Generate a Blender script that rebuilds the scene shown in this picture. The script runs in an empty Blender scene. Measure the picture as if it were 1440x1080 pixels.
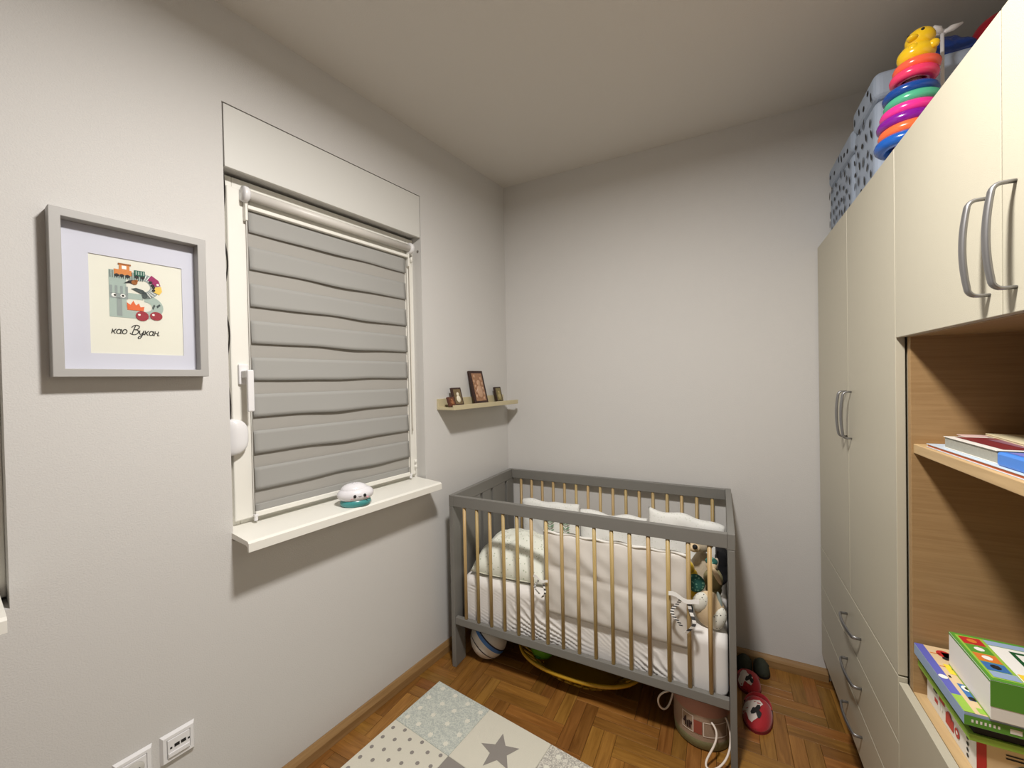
import bpy, bmesh, math, random
from mathutils import Matrix, Vector, noise
PI = math.pi
sc = bpy.context.scene
COL = sc.collection

# ---------------------------------------------------------------- camera
CAM_H = 1.40
cam_d = bpy.data.cameras.new('camera')
cam_d.sensor_width = 36.0
cam_d.lens = 567.0 / 1440.0 * 36.0
cam_d.clip_start = 0.01
cam = bpy.data.objects.new('camera', cam_d)
COL.objects.link(cam)
cam.matrix_world = Matrix(((0.8888627984, 0.0121225919, 0.4580130657, 0.0),
                           (0.4577629166, 0.0188121747, -0.8888752524, 0.0),
                           (-0.0193916937, 0.9997495411, 0.0111721692, CAM_H),
                           (0, 0, 0, 1)))
sc.camera = cam
# ---------------------------------------------------------------- world, light, exposure
w = bpy.data.worlds.new('night'); sc.world = w
w.use_nodes = True
w.node_tree.nodes['Background'].inputs[0].default_value = (0.010, 0.013, 0.022, 1)
w.node_tree.nodes['Background'].inputs[1].default_value = 1.0
LAMP = (-0.20, 0.62, 2.50)
ld = bpy.data.lights.new('ceiling_lamp_light', 'AREA')
ld.shape = 'DISK'; ld.size = 0.20; ld.energy = 27.0; ld.color = (1.0, 0.965, 0.925)
lo = bpy.data.objects.new('ceiling_lamp_light', ld); COL.objects.link(lo)
lo.location = LAMP
sc.view_settings.view_transform = 'Standard'
sc.view_settings.look = 'None'
sc.view_settings.gamma = 1.0
sc.view_settings.use_curve_mapping = False
sc.view_settings.exposure = 0.72

# ---------------------------------------------------------------- helpers
def srgb(r, g, b):
    f = lambda c: (c/255/12.92) if c/255 <= 0.04045 else ((c/255+0.055)/1.055)**2.4
    return (f(r), f(g), f(b), 1.0)

MATS = {}
def mat(name, col, rough=0.5, metal=0.0, bump=0.0, bscale=200.0, spec=0.5, mottled=0.0, mscale=6.0, sheen=0.0, coat=0.0):
    if name in MATS: return MATS[name]
    m = bpy.data.materials.new(name); m.use_nodes = True
    nt = m.node_tree; p = nt.nodes['Principled BSDF']
    c = srgb(*col) if max(col) > 1.5 else (*col, 1)
    p.inputs['Base Color'].default_value = c
    p.inputs['Roughness'].default_value = rough
    p.inputs['Metallic'].default_value = metal
    p.inputs['Specular IOR Level'].default_value = spec
    p.inputs['Sheen Weight'].default_value = sheen
    p.inputs['Coat Weight'].default_value = coat
    tc = nt.nodes.new('ShaderNodeTexCoord')
    if mottled:
        n = nt.nodes.new('ShaderNodeTexNoise'); n.inputs['Scale'].default_value = mscale
        n.inputs['Detail'].default_value = 5
        nt.links.new(tc.outputs['Object'], n.inputs['Vector'])
        mx = nt.nodes.new('ShaderNodeMix'); mx.data_type = 'RGBA'
        mx.inputs[6].default_value = tuple(x*(1-mottled) for x in c[:3])+(1,)
        mx.inputs[7].default_value = tuple(min(1, x*(1+mottled)) for x in c[:3])+(1,)
        nt.links.new(n.outputs['Fac'], mx.inputs[0]); nt.links.new(mx.outputs[2], p.inputs['Base Color'])
    if bump:
        n = nt.nodes.new('ShaderNodeTexNoise'); n.inputs['Scale'].default_value = bscale
        n.inputs['Detail'].default_value = 3
        nt.links.new(tc.outputs['Object'], n.inputs['Vector'])
        b = nt.nodes.new('ShaderNodeBump'); b.inputs['Strength'].default_value = bump
        b.inputs['Distance'].default_value = 0.002
        nt.links.new(n.outputs['Fac'], b.inputs['Height']); nt.links.new(b.outputs[0], p.inputs['Normal'])
    MATS[name] = m
    return m

def wood(name, c1, c2, axis=0, scale=14.0, stretch=0.06, rough=0.45, rand='object', var=0.0, bump=0.15):
    m = bpy.data.materials.new(name); m.use_nodes = True
    nt = m.node_tree; L = nt.links; p = nt.nodes['Principled BSDF']
    p.inputs['Roughness'].default_value = rough
    tc = nt.nodes.new('ShaderNodeTexCoord')
    mp = nt.nodes.new('ShaderNodeMapping')
    s = [1.0, 1.0, 1.0]; s[axis] = stretch
    mp.inputs['Scale'].default_value = s
    if rand == 'object':
        oi = nt.nodes.new('ShaderNodeObjectInfo'); rnd = oi.outputs['Random']
    else:
        g = nt.nodes.new('ShaderNodeNewGeometry'); rnd = g.outputs['Random Per Island']
    mul = nt.nodes.new('ShaderNodeMath'); mul.operation = 'MULTIPLY'; mul.inputs[1].default_value = 37.0
    L.new(rnd, mul.inputs[0])
    add = nt.nodes.new('ShaderNodeVectorMath'); add.operation = 'ADD'
    L.new(tc.outputs['Object'], add.inputs[0]); L.new(mul.outputs[0], add.inputs[1])
    L.new(add.outputs[0], mp.inputs['Vector'])
    n = nt.nodes.new('ShaderNodeTexNoise'); n.inputs['Scale'].default_value = scale*4
    n.inputs['Detail'].default_value = 7; n.inputs['Roughness'].default_value = 0.62; n.inputs['Distortion'].default_value = 0.6
    L.new(mp.outputs[0], n.inputs['Vector'])
    cr = nt.nodes.new('ShaderNodeValToRGB')
    cr.color_ramp.elements[0].position = 0.32; cr.color_ramp.elements[0].color = srgb(*c1)
    cr.color_ramp.elements[1].position = 0.70; cr.color_ramp.elements[1].color = srgb(*c2)
    L.new(n.outputs['Fac'], cr.inputs[0])
    out = cr.outputs[0]
    if var:
        hs = nt.nodes.new('ShaderNodeHueSaturation')
        mr = nt.nodes.new('ShaderNodeMapRange')
        mr.inputs['To Min'].default_value = 1-var; mr.inputs['To Max'].default_value = 1+var
        L.new(rnd, mr.inputs['Value']); L.new(mr.outputs[0], hs.inputs['Value'])
        mul2 = nt.nodes.new('ShaderNodeMath'); mul2.operation = 'MULTIPLY'; mul2.inputs[1].default_value = 7.13
        fr = nt.nodes.new('ShaderNodeMath'); fr.operation = 'FRACT'
        L.new(rnd, mul2.inputs[0]); L.new(mul2.outputs[0], fr.inputs[0])
        mr2 = nt.nodes.new('ShaderNodeMapRange'); mr2.inputs['To Min'].default_value = 0.490; mr2.inputs['To Max'].default_value = 0.507
        L.new(fr.outputs[0], mr2.inputs['Value']); L.new(mr2.outputs[0], hs.inputs['Hue'])
        L.new(out, hs.inputs['Color']); out = hs.outputs[0]
    L.new(out, p.inputs['Base Color'])
    b = nt.nodes.new('ShaderNodeBump'); b.inputs['Strength'].default_value = bump; b.inputs['Distance'].default_value = 0.001
    L.new(n.outputs['Fac'], b.inputs['Height']); L.new(b.outputs[0], p.inputs['Normal'])
    return m

def dots_mat(name, base, dot, scale=60, size=0.25, rough=0.9, bump=0.0):
    m = bpy.data.materials.new(name); m.use_nodes = True
    nt = m.node_tree; L = nt.links; p = nt.nodes['Principled BSDF']; p.inputs['Roughness'].default_value = rough
    tc = nt.nodes.new('ShaderNodeTexCoord')
    v = nt.nodes.new('ShaderNodeTexVoronoi'); v.inputs['Scale'].default_value = scale; v.inputs['Randomness'].default_value = 0.75
    L.new(tc.outputs['Object'], v.inputs['Vector'])
    lt = nt.nodes.new('ShaderNodeMath'); lt.operation = 'LESS_THAN'; lt.inputs[1].default_value = size
    L.new(v.outputs['Distance'], lt.inputs[0])
    mx = nt.nodes.new('ShaderNodeMix'); mx.data_type = 'RGBA'
    mx.inputs[6].default_value = srgb(*base); mx.inputs[7].default_value = srgb(*dot)
    L.new(lt.outputs[0], mx.inputs[0]); L.new(mx.outputs[2], p.inputs['Base Color'])
    return m

def mottle_mat(name, a, b, scale=70):
    m = bpy.data.materials.new(name); m.use_nodes = True
    nt = m.node_tree; L = nt.links; p = nt.nodes['Principled BSDF']; p.inputs['Roughness'].default_value = 0.95
    tc = nt.nodes.new('ShaderNodeTexCoord')
    n = nt.nodes.new('ShaderNodeTexNoise'); n.inputs['Scale'].default_value = scale; n.inputs['Detail'].default_value = 2
    n.inputs['Distortion'].default_value = 1.6
    L.new(tc.outputs['Object'], n.inputs['Vector'])
    cr = nt.nodes.new('ShaderNodeValToRGB'); cr.color_ramp.elements[0].position = .44; cr.color_ramp.elements[1].position = .56
    cr.color_ramp.elements[0].color = srgb(*a); cr.color_ramp.elements[1].color = srgb(*b)
    L.new(n.outputs['Fac'], cr.inputs[0]); L.new(cr.outputs[0], p.inputs['Base Color'])
    bp = nt.nodes.new('ShaderNodeBump'); bp.inputs['Strength'].default_value = .5; bp.inputs['Distance'].default_value = .003
    L.new(n.outputs['Fac'], bp.inputs['Height']); L.new(bp.outputs[0], p.inputs['Normal'])
    return m

def mk(name, bm, mats, parent=None, M=None, smooth=False, sub=0):
    me = bpy.data.meshes.new(name)
    bmesh.ops.recalc_face_normals(bm, faces=bm.faces)
    bm.to_mesh(me); bm.free()
    if not isinstance(mats, (list, tuple)): mats = [mats]
    for m in mats: me.materials.append(m)
    if smooth:
        for p in me.polygons: p.use_smooth = True
    o = bpy.data.objects.new(name, me); COL.objects.link(o)
    if parent is not None: o.parent = parent
    if M is not None: o.matrix_local = M
    if sub:
        s = o.modifiers.new('sub', 'SUBSURF'); s.levels = sub; s.render_levels = sub
    return o

def tag(o, label=None, cat=None, group=None, kind=None):
    if label: o['label'] = label
    if cat: o['category'] = cat
    if group: o['group'] = group
    if kind: o['kind'] = kind
    return o

def thing(name, label, cat, loc=(0, 0, 0), rotz=0.0, group=None, M=None):
    o = bpy.data.objects.new(name, None); COL.objects.link(o)
    o.empty_display_size = 0.05
    o.matrix_world = M if M is not None else Matrix.Translation(loc) @ Matrix.Rotation(rotz, 4, 'Z')
    return tag(o, label, cat, group)

def abox(bm, x0, x1, y0, y1, z0, z1, bev=0.0, mi=0, seg=2):
    x0, x1 = min(x0, x1), max(x0, x1); y0, y1 = min(y0, y1), max(y0, y1); z0, z1 = min(z0, z1), max(z0, z1)
    r = bmesh.ops.create_cube(bm, size=1.0)
    for v in r['verts']:
        v.co = Vector(((x0+x1)/2+v.co.x*(x1-x0), (y0+y1)/2+v.co.y*(y1-y0), (z0+z1)/2+v.co.z*(z1-z0)))
    fs = {f for v in r['verts'] for f in v.link_faces}
    for f in fs: f.material_index = mi
    if bev > 0:
        es = list({e for v in r['verts'] for e in v.link_edges})
        q = bmesh.ops.bevel(bm, geom=es, offset=bev, segments=seg, affect='EDGES', profile=0.5)
        for f in q['faces']: f.material_index = mi

def box(name, x0, x1, y0, y1, z0, z1, m, parent=None, bev=0.0015, M=None, seg=2, smooth=False):
    bm = bmesh.new(); abox(bm, x0, x1, y0, y1, z0, z1, bev, seg=seg)
    return mk(name, bm, m, parent, M, smooth)

def atube(bm, pts, r, n=8, closed=False, ry=None, up=None, mi=0):
    pts = [Vector(p) for p in pts]; N = len(pts)
    rr = r if isinstance(r, (list, tuple)) else [r]*N
    ring = []
    prev = Vector(up) if up else None
    for i, p in enumerate(pts):
        if closed: t = (pts[(i+1) % N]-pts[i-1]).normalized()
        else: t = (pts[min(i+1, N-1)]-pts[max(i-1, 0)]).normalized()
        if prev is None:
            prev = Vector((0, 0, 1)) if abs(t.z) < 0.9 else Vector((1, 0, 0))
        a = (prev - t*prev.dot(t))
        if a.length < 1e-6: a = t.orthogonal()
        a.normalize(); b = t.cross(a)
        if not up: prev = a
        k = (ry/r if (ry and not isinstance(r, (list, tuple))) else 1.0)
        ring.append([bm.verts.new(p + a*math.cos(2*PI*j/n)*rr[i]*k + b*math.sin(2*PI*j/n)*rr[i]) for j in range(n)])
    M_ = N if closed else N-1
    for i in range(M_):
        A, B = ring[i], ring[(i+1) % N]
        for j in range(n):
            f = bm.faces.new((A[j], A[(j+1) % n], B[(j+1) % n], B[j])); f.material_index = mi
    if not closed:
        bm.faces.new(ring[0][::-1]).material_index = mi; bm.faces.new(ring[-1]).material_index = mi

def tube(name, pts, r, m, parent=None, n=8, closed=False, M=None, ry=None, up=None):
    bm = bmesh.new(); atube(bm, pts, r, n, closed, ry, up)
    return mk(name, bm, m, parent, M, True)

def alathe(bm, prof, n=24, mi=0, c=(0, 0, 0)):
    rings = []
    for r, z in prof:
        if r < 1e-5: rings.append([bm.verts.new((c[0], c[1], c[2]+z))])
        else: rings.append([bm.verts.new((c[0]+r*math.cos(2*PI*j/n), c[1]+r*math.sin(2*PI*j/n), c[2]+z)) for j in range(n)])
    for A, B in zip(rings, rings[1:]):
        for j in range(n):
            k = (j+1) % n
            if len(A) == 1 and len(B) == 1: continue
            if len(A) == 1: f = bm.faces.new((A[0], B[k], B[j]))
            elif len(B) == 1: f = bm.faces.new((A[j], A[k], B[0]))
            else: f = bm.faces.new((A[j], A[k], B[k], B[j]))
            f.material_index = mi

def lathe(name, prof, m, parent=None, n=24, M=None, smooth=True):
    bm = bmesh.new(); alathe(bm, prof, n)
    return mk(name, bm, m, parent, M, smooth)

def aell(bm, c, r, rot=None, u=16, v=10, lump=0.0, seed=0):
    q = bmesh.ops.create_uvsphere(bm, u_segments=u, v_segments=v, radius=1.0)
    R = rot.to_3x3() if rot else Matrix.Identity(3)
    for x in q['verts']:
        p = x.co.copy()
        if lump: p *= 1 + lump*noise.noise(p*1.7+Vector((seed*3.1, seed, 0)))
        x.co = R @ Vector((p.x*r[0], p.y*r[1], p.z*r[2])) + Vector(c)

def ell(name, c, r, m, parent=None, rot=None, u=16, v=10, lump=0.0, seed=0):
    bm = bmesh.new(); aell(bm, (0, 0, 0), r, None, u, v, lump, seed)
    M = Matrix.Translation(c) @ (rot.to_4x4() if rot else Matrix.Identity(4))
    return mk(name, bm, m, parent, M, True)

def grid_surface(bm, fn, nu, nv, thick=None, mi=0):
    """closed cushion-like solid: fn(u,v)->(top point, bottom point)"""
    T, B = [], []
    for i in range(nu+1):
        T.append([]); B.append([])
        for j in range(nv+1):
            a, b = fn(i/nu, j/nv)
            edge = i in (0, nu) or j in (0, nv)
            va = bm.verts.new(a); T[i].append(va)
            B[i].append(va if (edge and (Vector(a)-Vector(b)).length < 1e-6) else bm.verts.new(b))
    for i in range(nu):
        for j in range(nv):
            bm.faces.new((T[i][j], T[i+1][j], T[i+1][j+1], T[i][j+1])).material_index = mi
            bm.faces.new((B[i][j], B[i][j+1], B[i+1][j+1], B[i+1][j])).material_index = mi
    def side(seq):
        for (t0, b0), (t1, b1) in zip(seq, seq[1:]):
            vs = [t0, t1, b1, b0]; vs = [v for k, v in enumerate(vs) if v not in vs[:k]]
            if len(vs) >= 3:
                try: bm.faces.new(vs).material_index = mi
                except ValueError: pass
    side([(T[i][0], B[i][0]) for i in range(nu+1)]); side([(T[i][nv], B[i][nv]) for i in range(nu+1)])
    side([(T[0][j], B[0][j]) for j in range(nv+1)]); side([(T[nu][j], B[nu][j]) for j in range(nv+1)])

def pillow_bm(w, d, h, seed=0, wr=0.006, nu=28, nv=20, flatbot=0.5, p=2.6, fold=14.0, corner=0.05):
    bm = bmesh.new()
    def fn(u, v):
        x = u*2-1; y = v*2-1
        e = max(0.0, (1-abs(x)**p)*(1-abs(y)**p))**0.45
        ins = 1-corner*(1-abs(x*y))*0.6*(abs(x)**6+abs(y)**6)
        px = x*w/2*ins; py = y*d/2*ins
        q = Vector((px*fold*0.6+seed*7.3, py*fold*0.6, seed*1.9))
        n1 = noise.noise(q)*wr*2 + noise.noise(q*2.7)*wr
        t = h*e*(1-flatbot*0.5)
        e0 = 1 if e > 0 else 0
        return (px, py, t+n1*e), (px, py, -h*e*flatbot*0.5+n1*e*0.3*e0)
    grid_surface(bm, fn, nu, nv)
    return bm

def decal(name, shapes, parent, M, cols, smooth=False, dz=0.0004, z0=0.0005):
    """flat print: shapes = [(points, colour key, layer)] in local xy"""
    bm = bmesh.new(); keys = list(cols)
    for pts, k, ly in shapes:
        vs = [bm.verts.new((x, y, z0+ly*dz)) for x, y in pts]
        try:
            f = bm.faces.new(vs); f.material_index = keys.index(k)
        except ValueError: pass
    bmesh.ops.triangulate(bm, faces=[f for f in bm.faces if len(f.verts) > 4])
    me = bpy.data.meshes.new(name); bm.to_mesh(me); bm.free()
    for k in keys: me.materials.append(cols[k])
    o = bpy.data.objects.new(name, me); COL.objects.link(o); o.parent = parent; o.matrix_local = M
    if len(shapes) > 3 and name in ('motif', 'dash_print', 'leaf_print', 'side_print'): o['kind'] = 'stuff'
    return o

def circ(cx, cy, r, n=14, ry=None, a0=0):
    ry = ry or r
    return [(cx+r*math.cos(a0+2*PI*i/n), cy+ry*math.sin(a0+2*PI*i/n)) for i in range(n)]
def rect(x0, x1, y0, y1): return [(x0, y0), (x1, y0), (x1, y1), (x0, y1)]
def star(cx, cy, R, r=None, n=5, a0=PI/2):
    r = r or R*0.42
    return [(cx+(R if i % 2 == 0 else r)*math.cos(a0+PI*i/n), cy+(R if i % 2 == 0 else r)*math.sin(a0+PI*i/n)) for i in range(2*n)]

def text_mesh(name, body, size, m, parent, M, shear=0.0, extrude=0.0, bold=0.0, align='CENTER'):
    cu = bpy.data.curves.new(name, 'FONT'); cu.body = body; cu.size = size; cu.shear = shear
    cu.align_x = align; cu.extrude = extrude; cu.offset = bold; cu.resolution_u = 3
    t = bpy.data.objects.new(name, cu); COL.objects.link(t)
    dg = bpy.context.evaluated_depsgraph_get(); dg.update()
    me = bpy.data.meshes.new_from_object(t.evaluated_get(dg))
    bpy.data.objects.remove(t); bpy.data.curves.remove(cu)
    me.materials.clear(); me.materials.append(m)
    o = bpy.data.objects.new(name, me); COL.objects.link(o); o.parent = parent; o.matrix_local = M
    return o

def copy_tree(root, M, label=None, parent=None):
    c = root.copy(); COL.objects.link(c)
    if parent is not None: c.parent = parent; c.matrix_local = M
    else: c.matrix_world = M
    if label: c['label'] = label
    def rec(o, n):
        for ch in list(o.children):
            if ch.name in made: continue
            d = ch.copy(); COL.objects.link(d); made.add(d.name); d.parent = n; d.matrix_local = ch.matrix_local.copy(); rec(ch, d)
    made = set(); rec(root, c)
    return c

T = Matrix.Translation
def R(a, ax): return Matrix.Rotation(math.radians(a), 4, ax)

# ---------------------------------------------------------------- materials
PAINT = mat('wall_paint', (208, 206, 203), rough=0.85, bump=0.35, bscale=260, spec=0.2, mottled=0.012, mscale=2.2)
CEILP = mat('ceiling_paint', (216, 212, 206), rough=0.9, bump=0.3, bscale=260, spec=0.2)
PVC = mat('white_pvc', (236, 234, 226), rough=0.35)
PVCG = mat('white_gloss_plastic', (232, 231, 232), rough=0.25)
DARK = mat('dark_gap', (25, 22, 20), rough=0.8)
CREAM = mat('cream_laminate', (190, 184, 165), rough=0.38, bump=0.25, bscale=600, mottled=0.02, mscale=40)
CREAM_E = mat('cream_edge', (232, 222, 206), rough=0.45)
OAK = wood('oak_veneer', (152, 120, 80), (170, 138, 96), axis=0, scale=34, stretch=0.04, rough=0.45)
OAKE = wood('oak_edge', (186, 156, 112), (204, 174, 128), axis=1, scale=24, rough=0.45)
OAKS = wood('beech_slat', (168, 142, 92), (196, 170, 116), axis=2, scale=30, rough=0.45, var=0.10)
PARQ = wood('parquet_oak', (120, 79, 32), (158, 112, 54), axis=0, scale=16, stretch=0.09, rough=0.30, var=0.26, bump=0.10)
PARQI = wood('parquet_field', (120, 79, 32), (158, 112, 54), axis=0, scale=16, stretch=0.09, rough=0.30, rand='island', var=0.26, bump=0.10)
BASEW = wood('baseboard_oak', (136, 104, 64), (164, 130, 86), axis=1, scale=14, rough=0.4)
BASEWX = wood('baseboard_oak_x', (136, 104, 64), (164, 130, 86), axis=0, scale=14, rough=0.4)
ALU = mat('satin_aluminium', (150, 149, 150), rough=0.38, metal=0.85)
CRIBG = mat('grey_lacquer', (120, 118, 113), rough=0.42, mottled=0.02, mscale=30)
GLASS = mat('dark_glass', (18, 20, 24), rough=0.05)
BLK = mat('black_print', (22, 20, 20), rough=0.7)

# ---------------------------------------------------------------- room
YB = 2.27; ZC = 2.615; XR = 0.985
A7 = math.radians(7.3)
COR = Vector((-1.205, YB, 0))
# wall frame of the left wall: x = towards the far corner, y = into the wall, z = up
MW = Matrix(((math.sin(A7), -math.cos(A7), 0, COR.x), (math.cos(A7), math.sin(A7), 0, COR.y), (0, 0, 1, 0), (0, 0, 0, 1)))
def LW(s, off, z): return MW @ T((-s, -off, z))
SL = 4.40
PL = MW @ Vector((-SL, 0, 0))
YF = PL.y
room = [Vector((COR.x, YB)), Vector((PL.x, YF)), Vector((XR, YF)), Vector((XR, YB))]   # ccw

bm = bmesh.new()
OPN = [(0.710, 1.547, 0.925, 2.102), (2.000, 2.837, 0.925, 2.102)]
WT = 0.24
def wseg(s0, s1, z0, z1): abox(bm, -s1, -s0, 0, WT, z0, z1)
wseg(-0.30, OPN[0][0], -0.02, ZC+0.02); wseg(OPN[0][1], OPN[1][0], -0.02, ZC+0.02); wseg(OPN[1][1], SL+0.2, -0.02, ZC+0.02)
for s0, s1, z0, z1 in OPN:
    wseg(s0, s1, -0.02, z0-0.03); wseg(s0, s1, z1+0.205, ZC+0.02)
    abox(bm, -s1, -s0, 0.012, WT, z1+0.012, z1+0.205)
tag(mk('wall_left', bm, PAINT, None, MW), kind='structure')
tag(box('wall_back', -1.5, XR+0.2, YB, YB+0.15, -0.02, ZC+0.02, PAINT, bev=0), kind='structure')
tag(box('wall_right', XR, XR+0.15, YF-0.2, YB, -0.02, ZC+0.02, PAINT, bev=0), kind='structure')
tag(box('wall_front', PL.x-0.3, XR, YF-0.15, YF, -0.02, ZC+0.02, PAINT, bev=0), kind='structure')
tag(box('ceiling', PL.x-0.3, XR+0.15, YF-0.15, YB+0.15, ZC, ZC+0.12, CEILP, bev=0), kind='structure')

# ---- floor: double herringbone parquet, every board near the crib its own object
floor = tag(box('floor', PL.x-0.3, XR+0.15, YF-0.15, YB+0.15, -0.10, -0.010, mat('subfloor', (60, 34, 16)), bev=0), kind='structure')
def clip(poly, planes):
    for a, b in planes:
        out = []
        n = Vector((-(b-a).y, (b-a).x))
        for i in range(len(poly)):
            p, q = poly[i], poly[(i+1) % len(poly)]
            dp, dq = (p-a).dot(n), (q-a).dot(n)
            if dp >= 0: out.append(p)
            if (dp >= 0) != (dq >= 0): out.append(p+(q-p)*(dp/(dp-dq)))
        poly = out
        if len(poly) < 3: return []
    return poly
planes = [(room[i], room[(i+1) % 4]) for i in range(4)]
BL, BW = 0.247, 0.10
def prism(bm, pts, z0, z1):
    b = [bm.verts.new((p[0], p[1], z0)) for p in pts]; t = [bm.verts.new((p[0], p[1], z1)) for p in pts]
    bm.faces.new(b[::-1]); bm.faces.new(t)
    for i in range(len(pts)):
        j = (i+1) % len(pts); bm.faces.new((b[i], b[j], t[j], t[i]))
gp = 0.0005
bm0 = bmesh.new(); abox(bm0, -BL/2+gp, BL/2-gp, -BW/4+gp, BW/4-gp, -0.010, 0.0, 0.0006, seg=1)
board_me = bpy.data.meshes.new('board'); bm0.to_mesh(board_me); bm0.free(); board_me.materials.append(PARQ)
far = bmesh.new(); nb = 0
x0h, y0h = -0.474, 1.567
rb = random.Random(5)
for m_ in range(-12, 8):
    for k in range(-30, 36):
        for kind in (0, 1):
            for h in (0, 1):
                if kind == 0:   # along x
                    ax = x0h+BW*k+BL*m_; ay = y0h-BW*k+BL*m_+h*BW/2
                    bx, by = ax+BL, ay+BW/2
                else:
                    ax = x0h+BW*k+BL*m_+h*BW/2; ay = y0h-BW*k+BL*m_-BL
                    bx, by = ax+BW/2, ay+BL
                if bx < -1.9 or ax > XR or by < YF or ay > YB: continue
                poly = [Vector((ax, ay)), Vector((bx, ay)), Vector((bx, by)), Vector((ax, by))]
                cl = clip(poly, planes)
                if not cl: continue
                ar = abs(sum(cl[i].x*cl[(i+1) % len(cl)].y-cl[(i+1) % len(cl)].x*cl[i].y for i in range(len(cl))))/2
                if ar < 1e-5: continue
                c = Vector(((ax+bx)/2, (ay+by)/2))
                near = by > 0.92 and ax < 0.47
                full = ar > BL*BW/2*0.999
                if near:
                    Mb = T((c.x, c.y, rb.uniform(-0.0002, 0))) @ (R(90, 'Z') if kind else Matrix.Identity(4))
                    if full:
                        o = bpy.data.objects.new('board', board_me); COL.objects.link(o); o.parent = floor; o.matrix_local = Mb
                    else:
                        Mi = Mb.inverted(); b2 = bmesh.new()
                        cc = sum(cl, Vector((0, 0)))/len(cl)
                        pts = [(Mi @ Vector((*(p+(cc-p).normalized()*gp*1.3), 0))) for p in cl]
                        prism(b2, pts, -0.010, 0.0)
                        mk('board', b2, PARQ, floor, Mb)
                    nb += 1
                else:
                    cc = sum(cl, Vector((0, 0)))/len(cl)
                    prism(far, [p+(cc-p).normalized()*gp*1.3 for p in cl], -0.010, 0.0)
fo = mk('board_field', far, PARQI, floor); fo['kind'] = 'stuff'

# ---- baseboards
def bb_profile(bm, L, hgt=0.052, th=0.019):
    prof = [(0, 0), (th, 0), (th, hgt*0.62), (th*0.72, hgt*0.82), (th*0.4, hgt), (0, hgt)]
    a = [bm.verts.new((0, -p[0], p[1])) for p in prof]; b = [bm.verts.new((L, -p[0], p[1])) for p in prof]
    bm.faces.new(a); bm.faces.new(b[::-1])
    for i in range(len(prof)):
        j = (i+1) % len(prof); bm.faces.new((a[i], a[j], b[j], b[i]))
b = bmesh.new(); bb_profile(b, SL-0.025)
tag(mk('baseboard_left', b, BASEWX, None, MW @ T((-SL+0.002, -0.001, 0.0005))), kind='structure')
b = bmesh.new(); bb_profile(b, 1.60)
tag(mk('baseboard_back', b, BASEWX, None, T((-1.178, YB-0.001, 0.0005))), kind='structure')

# ---------------------------------------------------------------- windows
SHEET = mat('blind_sheer', (166, 163, 157), rough=0.9, bump=0.5, bscale=900)
BAND = mat('blind_band_fabric', (160, 159, 155), rough=0.85, bump=0.4, bscale=900)
def window(idx, s0, s1, z0, z1):
    root = tag(bpy.data.objects.new('window_%d' % idx, None), kind='structure'); COL.objects.link(root); root.matrix_world = MW
    # outer frame
    b = bmesh.new(); y0, y1 = 0.060, 0.125; fw = 0.045
    abox(b, -s1, -s1+fw, y0, y1, z0-0.02, z1, .003); abox(b, -s0-fw, -s0, y0, y1, z0-0.02, z1, .003)
    abox(b, -s1+fw, -s0-fw, y0, y1, z1-fw, z1, .003); abox(b, -s1+fw, -s0-fw, y0, y1, z0-0.02, z0+fw*0.45, .003)
    mk('window_frame', b, PVC, root)
    a0, a1, c0, c1 = s0+0.026, s1-0.022, z0+0.018, z1-0.040; sw = 0.068; y0, y1 = 0.040, 0.100
    b = bmesh.new()
    abox(b, -a1, -a1+sw, y0, y1, c0, c1, .004); abox(b, -a0-sw, -a0, y0, y1, c0, c1, .004)
    abox(b, -a1+sw, -a0-sw, y0, y1, c1-sw, c1, .004); abox(b, -a1+sw, -a0-sw, y0, y1, c0, c0+sw, .004)
    sash = mk('window_sash', b, PVC, root)
    box('pane', -a1+sw-.004, -a0-sw+.004, 0.068, 0.074, c0+sw-.004, c1-sw+.004, GLASS, root, bev=0)
    # shutter box cover above, with the crack lines left round it
    box('shutter_cover', -s1+0.004, -s0-0.004, -0.0005, 0.0118, z1+0.0005, z1+0.201, mat('cover_paint', (214, 213, 208), rough=0.5), root, bev=0.0015)
    box('shutter_closing', -s1, -s0, 0.150, 0.165, z0, z1, mat('shutter_slat', (120, 118, 114), rough=0.6), root, bev=0)
    # sill
    b = bmesh.new()
    prof = [(0.115, z0+0.003), (-0.112, z0-0.006), (-0.120, z0-0.012), (-0.120, z0-0.038), (-0.112, z0-0.038), (-0.112, z0-0.024), (-0.10, z0-0.020), (0.115, z0-0.020)]
    xa, xb = -s1-0.004, -s0-0.018+0.006
    va = [b.verts.new((xa, p[0], p[1])) for p in prof]; vb = [b.verts.new((xb, p[0], p[1])) for p in prof]
    for v_ in va[0:1]+va[-1:]: pass
    for i in range(len(prof)):
        j = (i+1) % len(prof); b.faces.new((va[i], va[j], vb[j], vb[i]))
    b.faces.new(va); b.faces.new(vb[::-1])
    mk('window_sill', b, PVC, root)
    # handle
    h = thing('window_handle', None, None, M=Matrix.Identity(4)); h.parent = root; h.matrix_local = T((-a1+0.030, y0, 1.42))
    return root, (a0, a1, c0, c1)
def finish_handle(root):
    h = [c for c in root.children if c.name.startswith('window_handle')][0]
    bpy.data.objects.remove(h)
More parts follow.
